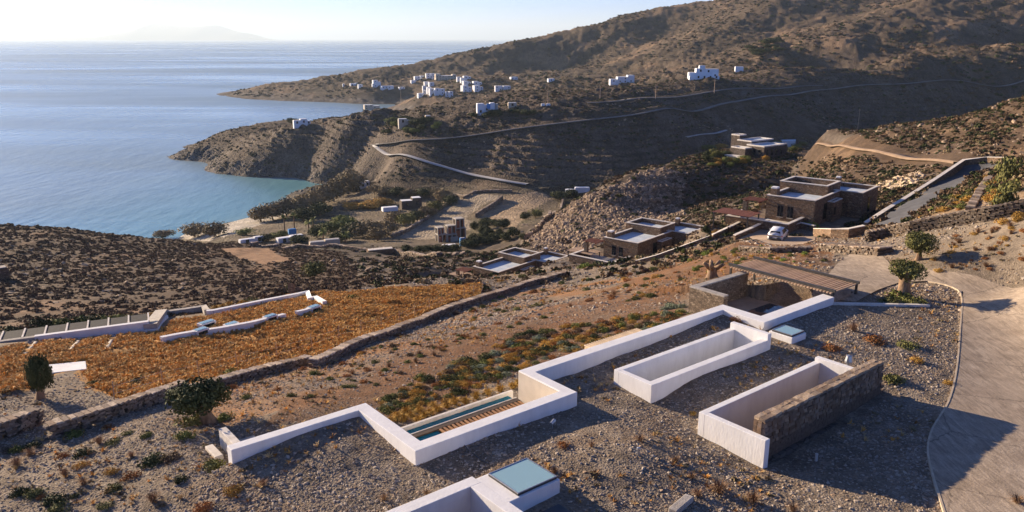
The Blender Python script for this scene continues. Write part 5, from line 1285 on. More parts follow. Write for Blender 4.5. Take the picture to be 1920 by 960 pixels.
# field walls and boundary walls in the valley
for lab, px, h_ in (('field wall with a long shadow between the two pale fields', ((893,409),(915,395),(942,374)), 2.0), ('field wall under the row of trees along the pale field', ((735,446),(775,428),(812,403),(850,368)), 1.2), ('stone wall at the foot of the sunlit rocky spur', ((985,452),(1005,436),(1030,412),(1052,392),(1056,376)), 1.6),
    ('long boundary wall between scrub hill and valley gardens', ((470,462),(560,464),(640,466),(740,474),(820,482),(870,478)), 1.0), ('low wall at the far end of the pale fields', ((850,366),(870,372),(890,362),(930,360),(960,360)), 1.0)):
    o = drystone('field_wall', [p[:2] for p in GP(*px)], h_, .8, hash(lab) % 97, .9, .4); tag(o, lab, 'stone wall')
# poles
for u, vb, vt, lab in ((752,196,165,'pole at the crest end near the far water'),(1027,196,168,'pole beside the white hut row'),(1125,186,163,'second pole along the crest road'),(1229,186,160,'third pole along the crest road'),(1339,176,150,'pole below the large white complex'),(1608,243,208,'tall wooden pole on the lit ridge above the dirt road'),(708,128,118,'mast on the far headland skyline')):
    q = G(u, vb, 100); k = math.hypot(*q[:2]) / FPX; hh = (vb - vt) * k
    r = empty('utility_pole', q, .4); MB().tube((0, 0, -.5), (0, 0, hh), .17 if k < .25 else .24, .12, 8).build('shaft', M['grey_wood'], r); MB().box(-.9, .9, -.07, .07, hh - .9, hh - .72).build('crossarm', M['grey_wood'], r)
    tag(r, 'grey wooden ' + lab, 'utility pole', 'utility poles on the hills')
# ------------------------------------------------------------------ plants: shared meshes
def leaf_mesh(name, mat, n, rad=(1, 1, 1), leaf=.12, lobes=6, seed=1, shell=.55, up=0.0, flat=.8, base=0.0, asp=1.0):
    """crown of small leaf-sized faces gathered in uneven lobes; unit size, origin at the base"""
    rg = np.random.default_rng(seed)
    c = rg.normal(size=(lobes, 3)); c /= np.linalg.norm(c, axis=1)[:, None]; c *= rg.uniform(.25, .62, (lobes, 1)); c[:, 2] = np.abs(c[:, 2]) * flat
    lr = rg.uniform(.34, .6, lobes)
    k = rg.integers(0, lobes, n); d = rg.normal(size=(n, 3)); d /= np.linalg.norm(d, axis=1)[:, None]
    rr = (shell + (1 - shell) * rg.random(n)) ** .6
    p = (c[k] + d * (lr[k] * rr)[:, None]) * np.array(rad)[None]
    p[:, 2] = np.where(p[:, 2] < base, base + np.abs(p[:, 2] - base) * .3, p[:, 2])
    nrm = d + rg.normal(size=(n, 3)) * .55 + np.array([0, 0, up]); nrm /= np.linalg.norm(nrm, axis=1)[:, None]
    t = np.cross(nrm, rg.normal(size=(n, 3))); t /= np.linalg.norm(t, axis=1)[:, None] + 1e-9; b = np.cross(nrm, t)
    s = leaf * rg.uniform(.6, 1.35, n)[:, None]
    v = np.stack([p - t * s * asp - b * s * .5, p + t * s * asp - b * s * .5, p + t * s * asp * .7 + b * s * .6, p - t * s * asp * .7 + b * s * .6], 1).reshape(-1, 3)
    f = np.arange(4 * n).reshape(-1, 4)
    ob = add_mesh(name, v, f, mat); me = ob.data; bpy.data.objects.remove(ob); return me
def tuft_mesh(name, mat, n=26, h=1.0, spread=.5, w=.035, seed=1, droop=.35):
    rg = random.Random(seed); mb = MB()
    for k in range(n):
        a = rg.uniform(0, 6.283); r0 = rg.uniform(0, .18); lean = rg.uniform(.15, 1) * spread; hh = h * rg.uniform(.55, 1.1)
        bx, by = math.cos(a) * r0, math.sin(a) * r0; mx, my = bx + math.cos(a) * lean * .45, by + math.sin(a) * lean * .45; tx, ty = bx + math.cos(a) * lean, by + math.sin(a) * lean
        px, py = -math.sin(a) * w, math.cos(a) * w
        mb.add([(bx - px, by - py, 0), (bx + px, by + py, 0), (mx + px, my + py, hh * .7), (mx - px, my - py, hh * .7), (tx, ty, hh * (1 - droop * rg.random()))], [(0, 1, 2, 3), (3, 2, 4)])
    return mb.mesh(name, mat)
def rock_mesh(name, mat, seed=1, squash=.65):
    rg = np.random.default_rng(seed); bm = bmesh.new(); bmesh.ops.create_icosphere(bm, subdivisions=1, radius=.5)
    sc = rg.uniform(.65, 1.2, 3) * np.array([1.15, .9, squash])
    for v in bm.verts:
        q = rg.uniform(.72, 1.2); v.co = Vector((v.co.x * sc[0] * q, v.co.y * sc[1] * q, v.co.z * sc[2] * q))
    me = bpy.data.meshes.new(name); bm.to_mesh(me); bm.free(); me.materials.append(mat); return me
def scatter(name, pts, rots, scales, idx, meshes, label, cat='vegetation'):
    """one stuff object: mesh points that carry small instances through geometry nodes"""
    coll = bpy.data.collections.new(name + '_pieces')
    for k, me in enumerate(meshes):
        coll.objects.link(bpy.data.objects.new('%s_piece_%02d' % (name, k), me))
    me = bpy.data.meshes.new(name); n = len(pts); me.vertices.add(n); me.vertices.foreach_set('co', np.asarray(pts, np.float32).ravel())
    for nm, ty, arr, key in (('rot', 'FLOAT_VECTOR', rots, 'vector'), ('scl', 'FLOAT_VECTOR', scales, 'vector'), ('pick', 'INT', idx, 'value')):
        a = me.attributes.new(nm, ty, 'POINT'); a.data.foreach_set(key, np.asarray(arr, np.int32 if ty == 'INT' else np.float32).ravel())
    me.update(); o = bpy.data.objects.new(name, me); COL.objects.link(o)
    ng = bpy.data.node_groups.new(name, 'GeometryNodeTree')
    ng.interface.new_socket('Geometry', in_out='INPUT', socket_type='NodeSocketGeometry'); ng.interface.new_socket('Geometry', in_out='OUTPUT', socket_type='NodeSocketGeometry')
    gi = ng.nodes.new('NodeGroupInput'); go = ng.nodes.new('NodeGroupOutput'); ip = ng.nodes.new('GeometryNodeInstanceOnPoints'); ci = ng.nodes.new('GeometryNodeCollectionInfo')
    ci.inputs['Collection'].default_value = coll; ci.inputs['Separate Children'].default_value = True; ci.inputs['Reset Children'].default_value = True
    def att(nm, ty): a = ng.nodes.new('GeometryNodeInputNamedAttribute'); a.data_type = ty; a.inputs['Name'].default_value = nm; return a.outputs['Attribute']
    ip.inputs['Pick Instance'].default_value = True
    L = ng.links.new; L(gi.outputs[0], ip.inputs['Points']); L(ci.outputs[0], ip.inputs['Instance']); L(att('pick', 'INT'), ip.inputs['Instance Index'])
    L(att('rot', 'FLOAT_VECTOR'), ip.inputs['Rotation']); L(att('scl', 'FLOAT_VECTOR'), ip.inputs['Scale']); L(ip.outputs[0], go.inputs[0])
    md = o.modifiers.new('pieces', 'NODES'); md.node_group = ng
    o['kind'] = 'stuff'; o['label'] = label; o['category'] = cat
    return o
# pieces of ground that stay bare
VILLA_ST = [(10.0, 53.0, 27.9, 34.2)]
SLAB = plan([(88,706),(166,697),(164,677),(85,684)])
def bare(x, y):
    """places where nothing grows or lies: buildings, drives, wells, water"""
    s = x * D1[0] + y * D1[1]; t = x * D2[0] + y * D2[1]
    b = inpoly(x, y, SLAB) | inpoly(x, y, DRIVE) | inpoly(x, y, UPROAD) | inpoly(x, y, PARK)
    for s0, s1, t0, t1 in ((30.5, 41.9, 26.0, 29.2), (29.9, 41.9, 18.6, 22.8), (7, 17.9, 18.5, 24.9), (17.6, 20.7, 22.1, 24.8), (43.3, 45.3, 25.6, 27.7), (17.0, 27.1, 28.1, 33.7), (10.5, 17.8, 33.3, 34.1), (26.3, 45.0, 31.4, 32.4), (43.9, 52.7, 28.1, 36.8), (52.5, 57.5, 28.1, 35.0), (18.8, 20.0, 20.6, 21.8)):
        b |= (s > s0) & (s < s1) & (t > t0) & (t < t1)
    for o, a1, a2, s0, s1, t0, t1, zb, bl in PADS[:3]:
        ps = (x - o[0]) * a1[0] + (y - o[1]) * a1[1]; pt = (x - o[0]) * a2[0] + (y - o[1]) * a2[1]
        b |= (ps > -5.6) & (ps < 18.4) & (pt > -3.2) & (pt < 9.8)
    return b
def on_road(x, y):
    b = np.zeros(np.shape(x), bool)
    for pl, w in ROADXY.values(): b |= dist_line(x, y, pl) < w * .62
    return b
def polar_points(n, r0, r1, amax=36, power=.5, seed=1):
    rg = np.random.default_rng(seed); u = rg.random(n)
    r = (r0 ** (2 * power) + u * (r1 ** (2 * power) - r0 ** (2 * power))) ** (1 / (2 * power)); th = R(amax) * (2 * rg.random(n) - 1)
    return r * np.sin(th), r * np.cos(th)
def poly_points(n, poly, seed=1):
    rg = np.random.default_rng(seed); P = np.array(poly); X = []; Y = []
    while len(X) < n:
        x = rg.uniform(P[:, 0].min(), P[:, 0].max(), n * 2); y = rg.uniform(P[:, 1].min(), P[:, 1].max(), n * 2); k = inpoly(x, y, poly)
        X += list(x[k]); Y += list(y[k])
    return np.array(X[:n]), np.array(Y[:n])
def spread(name, x, y, smin, smax, meshes, label, cat, seed=1, power=2.0, tilt=.25, sink=.1, zs=(.8, 1.2), weights=None):
    rg = np.random.default_rng(seed); n = len(x); z = H(x, y)
    s = smin + (smax - smin) * rg.random(n) ** power
    rot = np.column_stack([rg.normal(0, tilt, n), rg.normal(0, tilt, n), rg.uniform(0, 6.283, n)])
    scl = s[:, None] * np.column_stack([rg.uniform(.85, 1.15, n), rg.uniform(.85, 1.15, n), rg.uniform(zs[0], zs[1], n)])
    idx = rg.integers(0, len(meshes), n) if weights is None else rg.choice(len(meshes), n, p=weights)
    return scatter(name, np.column_stack([x, y, z - sink * s]), rot, scl, idx, meshes, label, cat)
M['gravel_a'] = mat_noise('gravel_grey', (.22, .18, .14), (.36, .30, .24), 3, .95, objrand=.4)
M['gravel_b'] = mat_noise('gravel_brown', (.20, .14, .092), (.33, .24, .165), 3, .95, objrand=.4)
M['gravel_c'] = mat_noise('gravel_pale', (.30, .25, .20), (.42, .355, .285), 3, .95, objrand=.3)
stones = [rock_mesh('pebble', M[('gravel_a', 'gravel_b', 'gravel_a', 'gravel_c', 'gravel_b', 'gravel_a')[k]], k + 1) for k in range(6)]
x, y = polar_points(250000, 24, 68, 36, .66, 21)
dn = fbm(x, y, 5, 3, 301); k = ~bare(x, y) & (RNG.random(len(x)) < np.clip(.7 + .8 * dn, .2, 1)) & ~(inpoly(x, y, SOIL) & (RNG.random(len(x)) < .75)) & ~inpoly(x, y, ORANGE)
spread('gravel', x[k], y[k], .05, .23, stones, 'loose grey-brown stones covering the roof and near slope', 'gravel', 22, 2.0, .4, .15)
x, y = polar_points(95000, 62, 130, 36, .8, 23)
k = ~bare(x, y) & ~inpoly(x, y, ORANGE) & ~inpoly(x, y, SCRUB) & (fbm(x, y, 9, 3, 302) > -.25)
k &= ~(inpoly(x, y, SOIL) & (RNG.random(len(x)) < .7))
spread('stones', x[k], y[k], .12, .50, stones, 'scattered loose stones on the slopes around the villas', 'stones', 24, 2.8, .4, .15)
# sunlit rock face of the spur
rocks = [rock_mesh('boulder', M['rock'], k + 40, .6) for k in range(5)]
x, y = poly_points(11000, ROCKFACE, 31)
spread('rock_debris', x, y, .25, 1.5, rocks, 'pale broken rocks strewn over the sunlit spur', 'rocks', 32, 3.0, .5, .1, (.6, 1.5))
x, y = poly_points(700, PALEROCK, 33); spread('quarry_rock', x, y, .5, 2.2, [rock_mesh('ochre_boulder', mat_noise('ochre_rock', (.5, .38, .24), (.72, .56, .38), 1, .95), 60 + k) for k in range(3)], 'cut ochre rock face behind the upper villa', 'rocks', 34, 2, .4, .2)
# scrub
sc_dark = [leaf_mesh('scrub', M['brown_leaf'], 90, (1, 1, .62), .17, 5, 70 + k) for k in range(4)] + [leaf_mesh('scrub', M['dark_leaf'], 90, (1, 1, .62), .17, 5, 80 + k) for k in range(3)] + [leaf_mesh('scrub', M['tamarisk'], 80, (1, 1, .5), .17, 5, 86)]
M['hill_scrub'] = mat_leaf('red_brown_scrub', (.115, .072, .043), (.21, .135, .082)); sc_left = [leaf_mesh('scrub', M['hill_scrub'], 100, (1, 1, .55), .15, 6, 186 + k) for k in range(4)]
x, y = poly_points(21000, SCRUB, 41)
k = (fbm(x, y, 14, 3, 303) + .3 * RNG.normal(size=len(x)) > -.4) & ~inpoly(x, y, TANPATCH); spread('scrub', x[k], y[k], .22, .8, sc_left * 4 + sc_dark[:3], 'dark brown thorny scrub covering the left hill', 'scrub', 42, 1.6, .12, .05)
x, y = polar_points(90000, 95, 650, 36, .72, 43)
zz = rbf(x, y); fl = inpoly(x, y, VALLEY)
k = (fbm(x, y, 30, 3, 304) + .35 * RNG.normal(size=len(x)) > -.1) & ~bare(x, y) & ~inpoly(x, y, SCRUB) & ~inpoly(x, y, ORANGE) & ~fl & (zz > 1.2) & ~on_road(x, y) & ~(inpoly(x, y, ROCKFACE) & (RNG.random(len(x)) < .75)) & ~inpoly(x, y, PALEROCK)
spread('hill_scrub', x[k], y[k], .35, 1.35, sc_dark, 'low dark scrub dotted over the hills and promontory', 'scrub', 44, 2.0, .12, .05)
x, y = polar_points(45000, 600, 1350, 34, .7, 45)
zz = rbf(x, y); k = (zz > 3) & (fbm(x, y, 70, 3, 305) + .3 * RNG.normal(size=len(x)) > .0)
spread('mountain_scrub', x[k], y[k], .8, 3.2, sc_dark[:6], 'dark scrub on the far mountain', 'scrub', 46, 2.0, .1, .05)
x, y = polar_points(16000, 110, 520, 36, .75, 47)
zz = rbf(x, y); k = (zz > 14) & (fbm(x, y, 36, 3, 306) > .12) & ~bare(x, y) & ~on_road(x, y) & ~inpoly(x, y, ORANGE)
spread('hill_rocks', x[k], y[k], .4, 2.2, rocks, 'grey rock outcrops on the hills', 'rocks', 48, 2.5, .5, .2, (.6, 1.3))
x, y = polar_points(110000, 95, 260, 36, .7, 61)
k = (x > .2 * y) & ~bare(x, y) & ~on_road(x, y) & (rbf(x, y) > 30); x = x[k]; y = y[k]; c = fbm(x, y, 16, 3, 311)
k = c + .5 * RNG.normal(size=len(x)) > .1; spread('ridge_scrub', x[k], y[k], .25, .85, sc_dark, 'dark thorny scrub on the lit ridge and the spur', 'scrub', 62, 1.8, .12, .05)
k = c + .4 * RNG.normal(size=len(x)) < -.1; spread('ridge_rocks', x[k], y[k], .2, .9, rocks, 'brown rock debris on the lit ridge and the spur', 'rocks', 63, 2.5, .5, .15, (.6, 1.4))
# dark boulders along the waterline
x, y = polar_points(42000, 380, 620, 24, .7, 65); zz = H(x, y); k = (zz > -.6) & (zz < 5.5) & ~inpoly(x, y, VALLEY) & (x < .1 * y)
spread('shore_rocks', x[k], y[k], .5, 2.6, [rock_mesh('shore_rock', mat_noise('wet_rock', (.06, .052, .045), (.17, .145, .12), 1.2, .8, objrand=.3), 170 + q, .7) for q in range(4)], 'dark boulders along the waterline of the promontory', 'rocks', 66, 2.2, .5, .25, (.6, 1.3))
# orange dry grass
M['straw_a'] = mat_leaf('orange_straw', (.54, .285, .07), (.70, .40, .115)); M['straw_b'] = mat_leaf('pale_straw', (.54, .36, .15), (.68, .48, .22)); M['straw_c'] = mat_leaf('brown_straw', (.26, .125, .04), (.38, .20, .065))
tufts = [tuft_mesh('tuft', M[('straw_a', 'straw_a', 'straw_c', 'straw_b')[k]], 16, 1.0, .9, .07, 90 + k) for k in range(4)]
x, y = poly_points(46000, ORANGE, 51)
c = fbm(x, y, 4, 3, 307); k = (c + .45 * RNG.normal(size=len(x)) > -.35) & ~bare(x, y)
for p0, p1 in (((68,642),(42,668)),((150,634),(130,658)),((215,628),(198,655))): k &= dist_line(x, y, plan([p0, p1])) > .32
t2 = fbm(x, y, 7, 3, 309) + .35 * RNG.normal(size=len(x)); dk = k & (t2 > .42); li = k & ~dk
spread('dry_grass', x[li], y[li], .13, .38, tufts, 'orange dry grass field around the white-edged roof', 'grass', 52, 1.4, .15, .02, (.7, 1.2), [.46, .34, .06, .14])
spread('brown_grass', x[dk], y[dk], .12, .30, [tufts[2], tufts[2], tufts[0], leaf_mesh('burnt_scrub', M['brown_leaf'], 60, (1, 1, .6), .18, 5, 177)], 'brown hollows in the orange dry grass field', 'grass', 55, 1.4, .15, .02, (.7, 1.1))
x, y = polar_points(16000, 26, 120, 36, .7, 53)
k = ~bare(x, y) & ~inpoly(x, y, ORANGE) & ~inpoly(x, y, SCRUB) & (fbm(x, y, 7, 3, 308) > .05)
spread('dry_weeds', x[k], y[k], .10, .34, [tuft_mesh('weed', M[('straw_b', 'straw_a', 'straw_c')[q]], 12, .8, 1.0, .06, 97 + q) for q in range(3)] + [leaf_mesh('weed', M['tamarisk'], 40, (1, 1, .6), .2, 4, 101)], 'thin dry weeds among the stones', 'weeds', 54, 1.6, .2, .02)
# ------------------------------------------------------------------ single shrubs and trees
SH = {}
for nm, mt, n, rad, lf in (('green', 'green', 420, (1, 1, .75), .085), ('dark', 'dark_leaf', 420, (1, 1, .75), .085), ('olive', 'olive', 420, (1, 1, .7), .085), ('rust', 'rust_leaf', 360, (1, 1, .6), .07), ('gold', 'gold', 420, (1, 1, .62), .07), ('brown', 'brown_leaf', 380, (1, 1, .7), .075), ('grey', 'grey_leaf', 420, (1, 1, .62), .08), ('bright', 'bright', 420, (1, 1, .8), .1)):
    SH[nm] = [leaf_mesh('shrub_' + nm, M[mt], n * 2, rad, lf * .72, 12, 200 + 7 * k + len(nm), .7) for k in range(3)]
M['twig'] = mat_leaf('dry_twigs', (.20, .115, .06), (.34, .21, .12))
SH['twig'] = [tuft_mesh('shrub_twig', M['twig'], 130, .95, 1.0, .016, 230 + k, .6) for k in range(3)]
SH['goldtuft'] = [tuft_mesh('shrub_goldtuft', M['gold'], 150, .85, .95, .03, 240 + k, .75) for k in range(3)]
COLW = dict(green='green', dark='dark green', olive='olive-green', rust='rust-coloured', gold='golden', brown='brown', grey='grey-green', bright='bright green', twig='dry twiggy', goldtuft='golden grassy')
PLANTS = []      # (object, base label, u, category, group)
def shrub(u, v, wpx, kind, where, group, zs=1.0, name='shrub', q=None, size=None):
    q = q or G(u, v)
    k = math.hypot(q[0], q[1]) / FPX; rad = (wpx * k / 2) if size is None else size
    me = random.choice(SH[kind]); rad /= .72
    o = link_mesh(name, me, None, (q[0], q[1], q[2] - .06 * rad), (0, 0, random.uniform(0, 6.28)), (rad, rad * random.uniform(.85, 1.1), rad * random.uniform(.85, 1.15) * zs))
    PLANTS.append((o, '%s shrub %s' % (COLW[kind], where), u, 'shrub', group)); return o
Z7 = lambda x, y: (x / 3, 640 + y / 3)
FG = 'single shrubs on the near gravel slope'
for x, y, w, kd, where in (
 (415,540,100,'green','below the dry stone wall left of the olive tree'),(175,598,85,'dark','below the left end of the dry stone wall'),(105,618,75,'green','below the left end of the dry stone wall'),(45,618,60,'brown','near the left edge under the dry stone wall'),
 (605,490,65,'rust','at the foot of the dry stone wall'),(725,520,55,'green','between the dry stone wall and the steps'),(820,535,75,'green','between the dry stone wall and the steps'),(640,572,85,'olive','between the dry stone wall and the steps'),(465,640,90,'dark','on the open left gravel slope'),(355,650,70,'rust','on the open left gravel slope'),
 (1040,540,115,'green','left of the stone steps under the olive tree'),(865,685,135,'dark','left of the stone slab'),(965,670,110,'brown','beside the dark shrub left of the slab'),(460,700,85,'gold','on the open left gravel slope'),(630,738,85,'gold','left of the parapet end'),(740,765,115,'rust','left of the parapet end'),
 (365,750,70,'twig','on the open left gravel slope'),(1020,785,85,'dark','below the parapet end'),(1210,715,150,'olive','against the left end of the parapet'),(1320,840,125,'gold','on the gravel below the left end of the parapet'),(205,860,105,'olive','at the bottom left'),(115,860,90,'dark','at the bottom left'),(310,905,125,'dark','at the bottom left'),(232,880,60,'rust','at the bottom left'),(425,872,50,'dark','at the bottom left'),
 (320,958,110,'olive','cut by the bottom edge at left'),(1150,945,125,'rust','near the bottom edge left of the light well'),(860,900,100,'twig','near the bottom edge left of the light well'),(640,835,90,'olive','near the bottom edge left of the light well'),(600,930,85,'olive','near the bottom edge left of the light well'),(1480,810,70,'twig','below the zigzag of the parapet'),(95,700,90,'twig','on the open left gravel slope'),(470,805,75,'twig','on the open left gravel slope'),
 (1385,325,62,'green','above the steps beside the dry wall'),(1310,265,75,'rust','against the dry wall behind the olive tree'),(1560,276,55,'rust','on the gravel below the long dry wall'),(1640,308,55,'olive','on the gravel below the long dry wall'),(1750,314,55,'olive','on the gravel below the long dry wall'),(1705,160,60,'rust','at the break in the dry stone wall'),(1765,184,75,'green','at the break in the dry stone wall'),
 (1275,435,100,'green','right of the olive tree trunk'),(1075,462,150,'olive','at the foot of the dark olive tree'),(1290,192,95,'green','behind the dry wall by the olive tree'),(1500,146,65,'green','behind the dry wall in the orange grass'),(780,228,75,'dark','in the orange grass right of the white slab'),(515,244,65,'olive','in the orange grass right of the white slab'),(560,575,70,'twig','between the dry stone wall and the steps'),(740,650,60,'twig','on the open left gravel slope'),(170,640,70,'twig','on the open left gravel slope')):
    shrub(*Z7(x, y), w / 3, kd, where, FG)
Z1b = lambda x, y: (1280 + x / 3, 640 + y / 3)
for x, y, w, kd, where in ((205,850,150,'twig','at the bottom right of the light well'),(395,905,125,'twig','at the bottom right of the light well'),(85,870,85,'twig','at the bottom right of the light well'),(50,770,75,'twig','below the front of the open light well'),(620,955,85,'twig','at the bottom right of the light well'),(55,408,50,'gold','left of the light well under the stone wall'),(1190,215,110,'olive','right of the rubble wall end'),(1310,110,80,'gold','behind the rubble wall near the drive'),(1880,910,90,'twig','on the drive at the lower right'),(1500,240,60,'gold','beside the drive kerb')):
    shrub(*Z1b(x, y), w / 3, kd, where, FG)
Z8b = lambda x, y: (640 + x / 3, 640 + y / 3)
for x, y, w, kd, where in ((1250,588,95,'rust','on the gravel roof right of the pool parapet'),(1680,560,80,'twig','on the gravel roof in front of the light well'),(1410,592,65,'twig','on the gravel roof right of the pool parapet'),(1880,680,70,'twig','on the gravel roof in front of the light well'),(1200,740,70,'twig','behind the large skylight'),(240,890,70,'twig','left of the bottom light well'),(480,860,60,'twig','left of the bottom light well')):
    shrub(*Z8b(x, y), w / 3, kd, where, FG)
for u, v, w, kd, where in ((1380,602,26,'rust','behind the parapet corner near the square skylight'),(1560,655,34,'rust','between the square skylight and the drive'),(1640,640,38,'rust','between the square skylight and the drive'),(1600,620,26,'twig','between the square skylight and the drive'),(1700,650,34,'olive','between the square skylight and the drive'),(1690,560,46,'green','around the olive tree trunk'),(1664,566,34,'olive','around the olive tree trunk'),(1718,568,32,'olive','around the olive tree trunk')):
    shrub(u, v, w, kd, where, FG)
# golden cushions along the pool
pg = [(716,790),(733,786),(745,778),(758,784),(770,776),(784,784),(795,776),(806,770),(820,766),(838,758),(852,752),(872,750),(893,742),(915,734),(938,728),(962,722),(972,715),(762,770),(786,768),(812,758)]
for u, v in pg: shrub(u, v + 6, 26, 'goldtuft', 'in the row along the far edge of the pool', 'golden grass cushions along the pool', 1.1)
# planted soil bed behind the villa
bed = [(700,755),(760,720),(860,680),(960,630),(1080,608),(1190,592),(1290,585),(1290,605),(1180,632),(1090,655),(985,688),(960,700),(860,745),(740,790)]
def in_pix(poly, n, seed):
    rg = random.Random(seed); out = []
    while len(out) < n:
        u = rg.uniform(min(p[0] for p in poly), max(p[0] for p in poly)); v = rg.uniform(min(p[1] for p in poly), max(p[1] for p in poly))
        if inpoly(np.array([u]), np.array([v]), poly)[0]: out.append((u, v))
    return out
for u, v in in_pix(bed, 400, 5):
    kd = random.choice(['olive', 'olive', 'gold', 'gold', 'brown', 'dark', 'green', 'rust', 'grey']); shrub(u, v, random.uniform(13, 27), kd, 'in the soil bed ' + ('by the pool' if u < 930 else 'behind the louvre' if u < 1130 else 'by the court wall'), 'shrubs of the soil bed behind the villa')
mid = [(600,700),(760,625),(900,570),(1060,522),(1180,505),(1280,500),(1280,545),(1080,585),(940,620),(820,665),(700,725),(600,730)]
for u, v in in_pix(mid, 190, 6):
    kd = random.choice(['green', 'olive', 'olive', 'gold', 'rust', 'rust', 'twig', 'brown']); shrub(u, v, random.uniform(7, 20), kd, 'on the slope above the soil bed', 'small shrubs of the stony slope')
up = [(1320,470),(1420,465),(1555,475),(1545,500),(1440,492),(1370,500),(1300,520),(1290,490)]
for u, v in in_pix(up, 70, 7):
    kd = random.choice(['green', 'bright', 'olive', 'gold', 'brown']); shrub(u, v, random.uniform(6, 15), kd, 'on the soil bank behind the pergola', 'small shrubs behind the pergola')
for u, v in in_pix([(1740,398),(1850,336),(1888,320),(1900,385),(1830,392)], 60, 8):
    kd = random.choice(['gold', 'gold', 'olive', 'green', 'rust']); shrub(u, v, random.uniform(12, 26), kd, 'in the golden garden beside the upper drive', 'cushions of the golden garden')
for u, v in in_pix([(1700,505),(1800,440),(1920,420),(1920,530),(1840,515)], 36, 9):
    kd = random.choice(['rust', 'twig', 'gold', 'twig']); shrub(u, v, random.uniform(8, 18), kd, 'on the stony mound right of the driveway', 'small shrubs of the stony mound')
for u, v in in_pix([(1880,395),(1920,385),(1920,420),(1870,420)], 8, 10): shrub(u, v, 24, 'gold', 'under the dark dry wall at the right edge', 'golden shrubs under the dark wall')
for u, v, w in ((1262,578,26),(1246,580,20),(1280,576,22),(1256,572,20)): shrub(u, v, w, 'grey', 'in the round cluster left of the court wall', 'grey-green cushion cluster')
for u, v, w, kd, wh in ((1500,424,28,'bright','at the front wall of the upper villa'),(1520,427,26,'bright','at the front wall of the upper villa'),(1545,441,22,'rust','in the walled bed of the upper villa'),(1565,441,26,'olive','in the walled bed of the upper villa'),(1590,440,24,'rust','in the walled bed of the upper villa'),(1605,434,20,'gold','in the walled bed of the upper villa'),(1098,502,26,'bright','in front of the middle villa terrace'),(1112,500,18,'green','in front of the middle villa terrace'),(1345,438,20,'gold','behind the coped wall near the red canopy'),(1365,434,18,'rust','behind the coped wall near the red canopy'),(1330,447,16,'green','behind the coped wall near the red canopy'),(1230,490,16,'green','along the coped wall of the middle villa'),(1255,482,16,'olive','along the coped wall of the middle villa'),(1285,472,16,'green','along the coped wall of the middle villa'),(980,520,18,'olive','behind the dry wall at the lowest villa'),(1000,514,18,'green','behind the dry wall at the lowest villa'),(940,528,16,'gold','behind the dry wall at the lowest villa')):
    shrub(u, v, w, kd, wh, 'shrubs round the stone villas')
for u, v, w, kd in ((45,618,40,'brown'),(75,612,44,'dark'),(105,608,40,'green'),(128,606,40,'dark'),(150,604,34,'bright'),(168,602,44,'dark'),(188,598,30,'green'),(218,596,30,'green'),(14,624,44,'dark'),(236,594,24,'olive')):
    shrub(u, v + 6, w, kd, 'in the hedge behind the dark terrace roof', 'hedge behind the terrace roof', 1.15)
for u, v, w in ((252,602,16),(262,598,16),(272,596,16),(284,593,16),(405,581,18),(418,577,18),(430,573,18)): shrub(u, v, w, 'goldtuft', 'along the grey roof edge of the grass house', 'pale grass clumps along the roof edge')
for u, v, w, kd in ((470,570,38,'olive'),(455,572,26,'gold'),(600,588,24,'olive'),(560,598,18,'brown'),(660,560,20,'green'),(830,556,16,'green'),(575,598,22,'olive')): shrub(u, v, w, kd, 'standing in the orange grass near the roof house', 'bushes in the orange grass')

# trees ------------------------------------------------------------
CR = {}
for nm, mt in (('tamarisk', 'tamarisk'), ('dark', 'dark_leaf'), ('olive', 'olive'), ('green', 'green'), ('gold', 'gold')):
    CR[nm] = [leaf_mesh('crown_' + nm, M[mt], 1500, (1, 1, .85), .055, 14, 300 + 5 * k + len(nm), .6, base=-.35) for k in range(3)]
TRW = dict(tamarisk='brownish feathery', dark='dark evergreen', olive='olive-green', green='green', gold='yellowish')
def tree(u, v, wpx, hpx, kind, where, group, cat='tree', trunk=.25, tmin=0):
    q = G(u, v, tmin); k = math.hypot(q[0], q[1]) / FPX; W = wpx * k / 2 * 1.22; Hh = hpx * k * 1.08; trunk *= .55
    r = empty('tree', q, random.uniform(0, 6)); th = Hh * trunk
    mb = MB(); tr = max(.08, W * .07); mb.tube((0, 0, -.4), (0, .05 * W, th * 1.3), tr, tr * .7, 7)
    for a in range(4):
        an = a * 1.6 + random.random(); mb.tube((0, .05 * W, th), (math.cos(an) * W * .5, math.sin(an) * W * .5, th + Hh * .35), tr * .55, tr * .2, 5)
    mb.build('trunk', M['bark'], r)
    ch = Hh - th; link_mesh('crown', random.choice(CR[kind]), r, (0, 0, th + ch * .28), (0, 0, random.uniform(0, 6)), (W / .8, W / .8, ch * .8 / .95))
    PLANTS.append((r, '%s tree %s' % (TRW[kind], where), u, cat, group)); return r
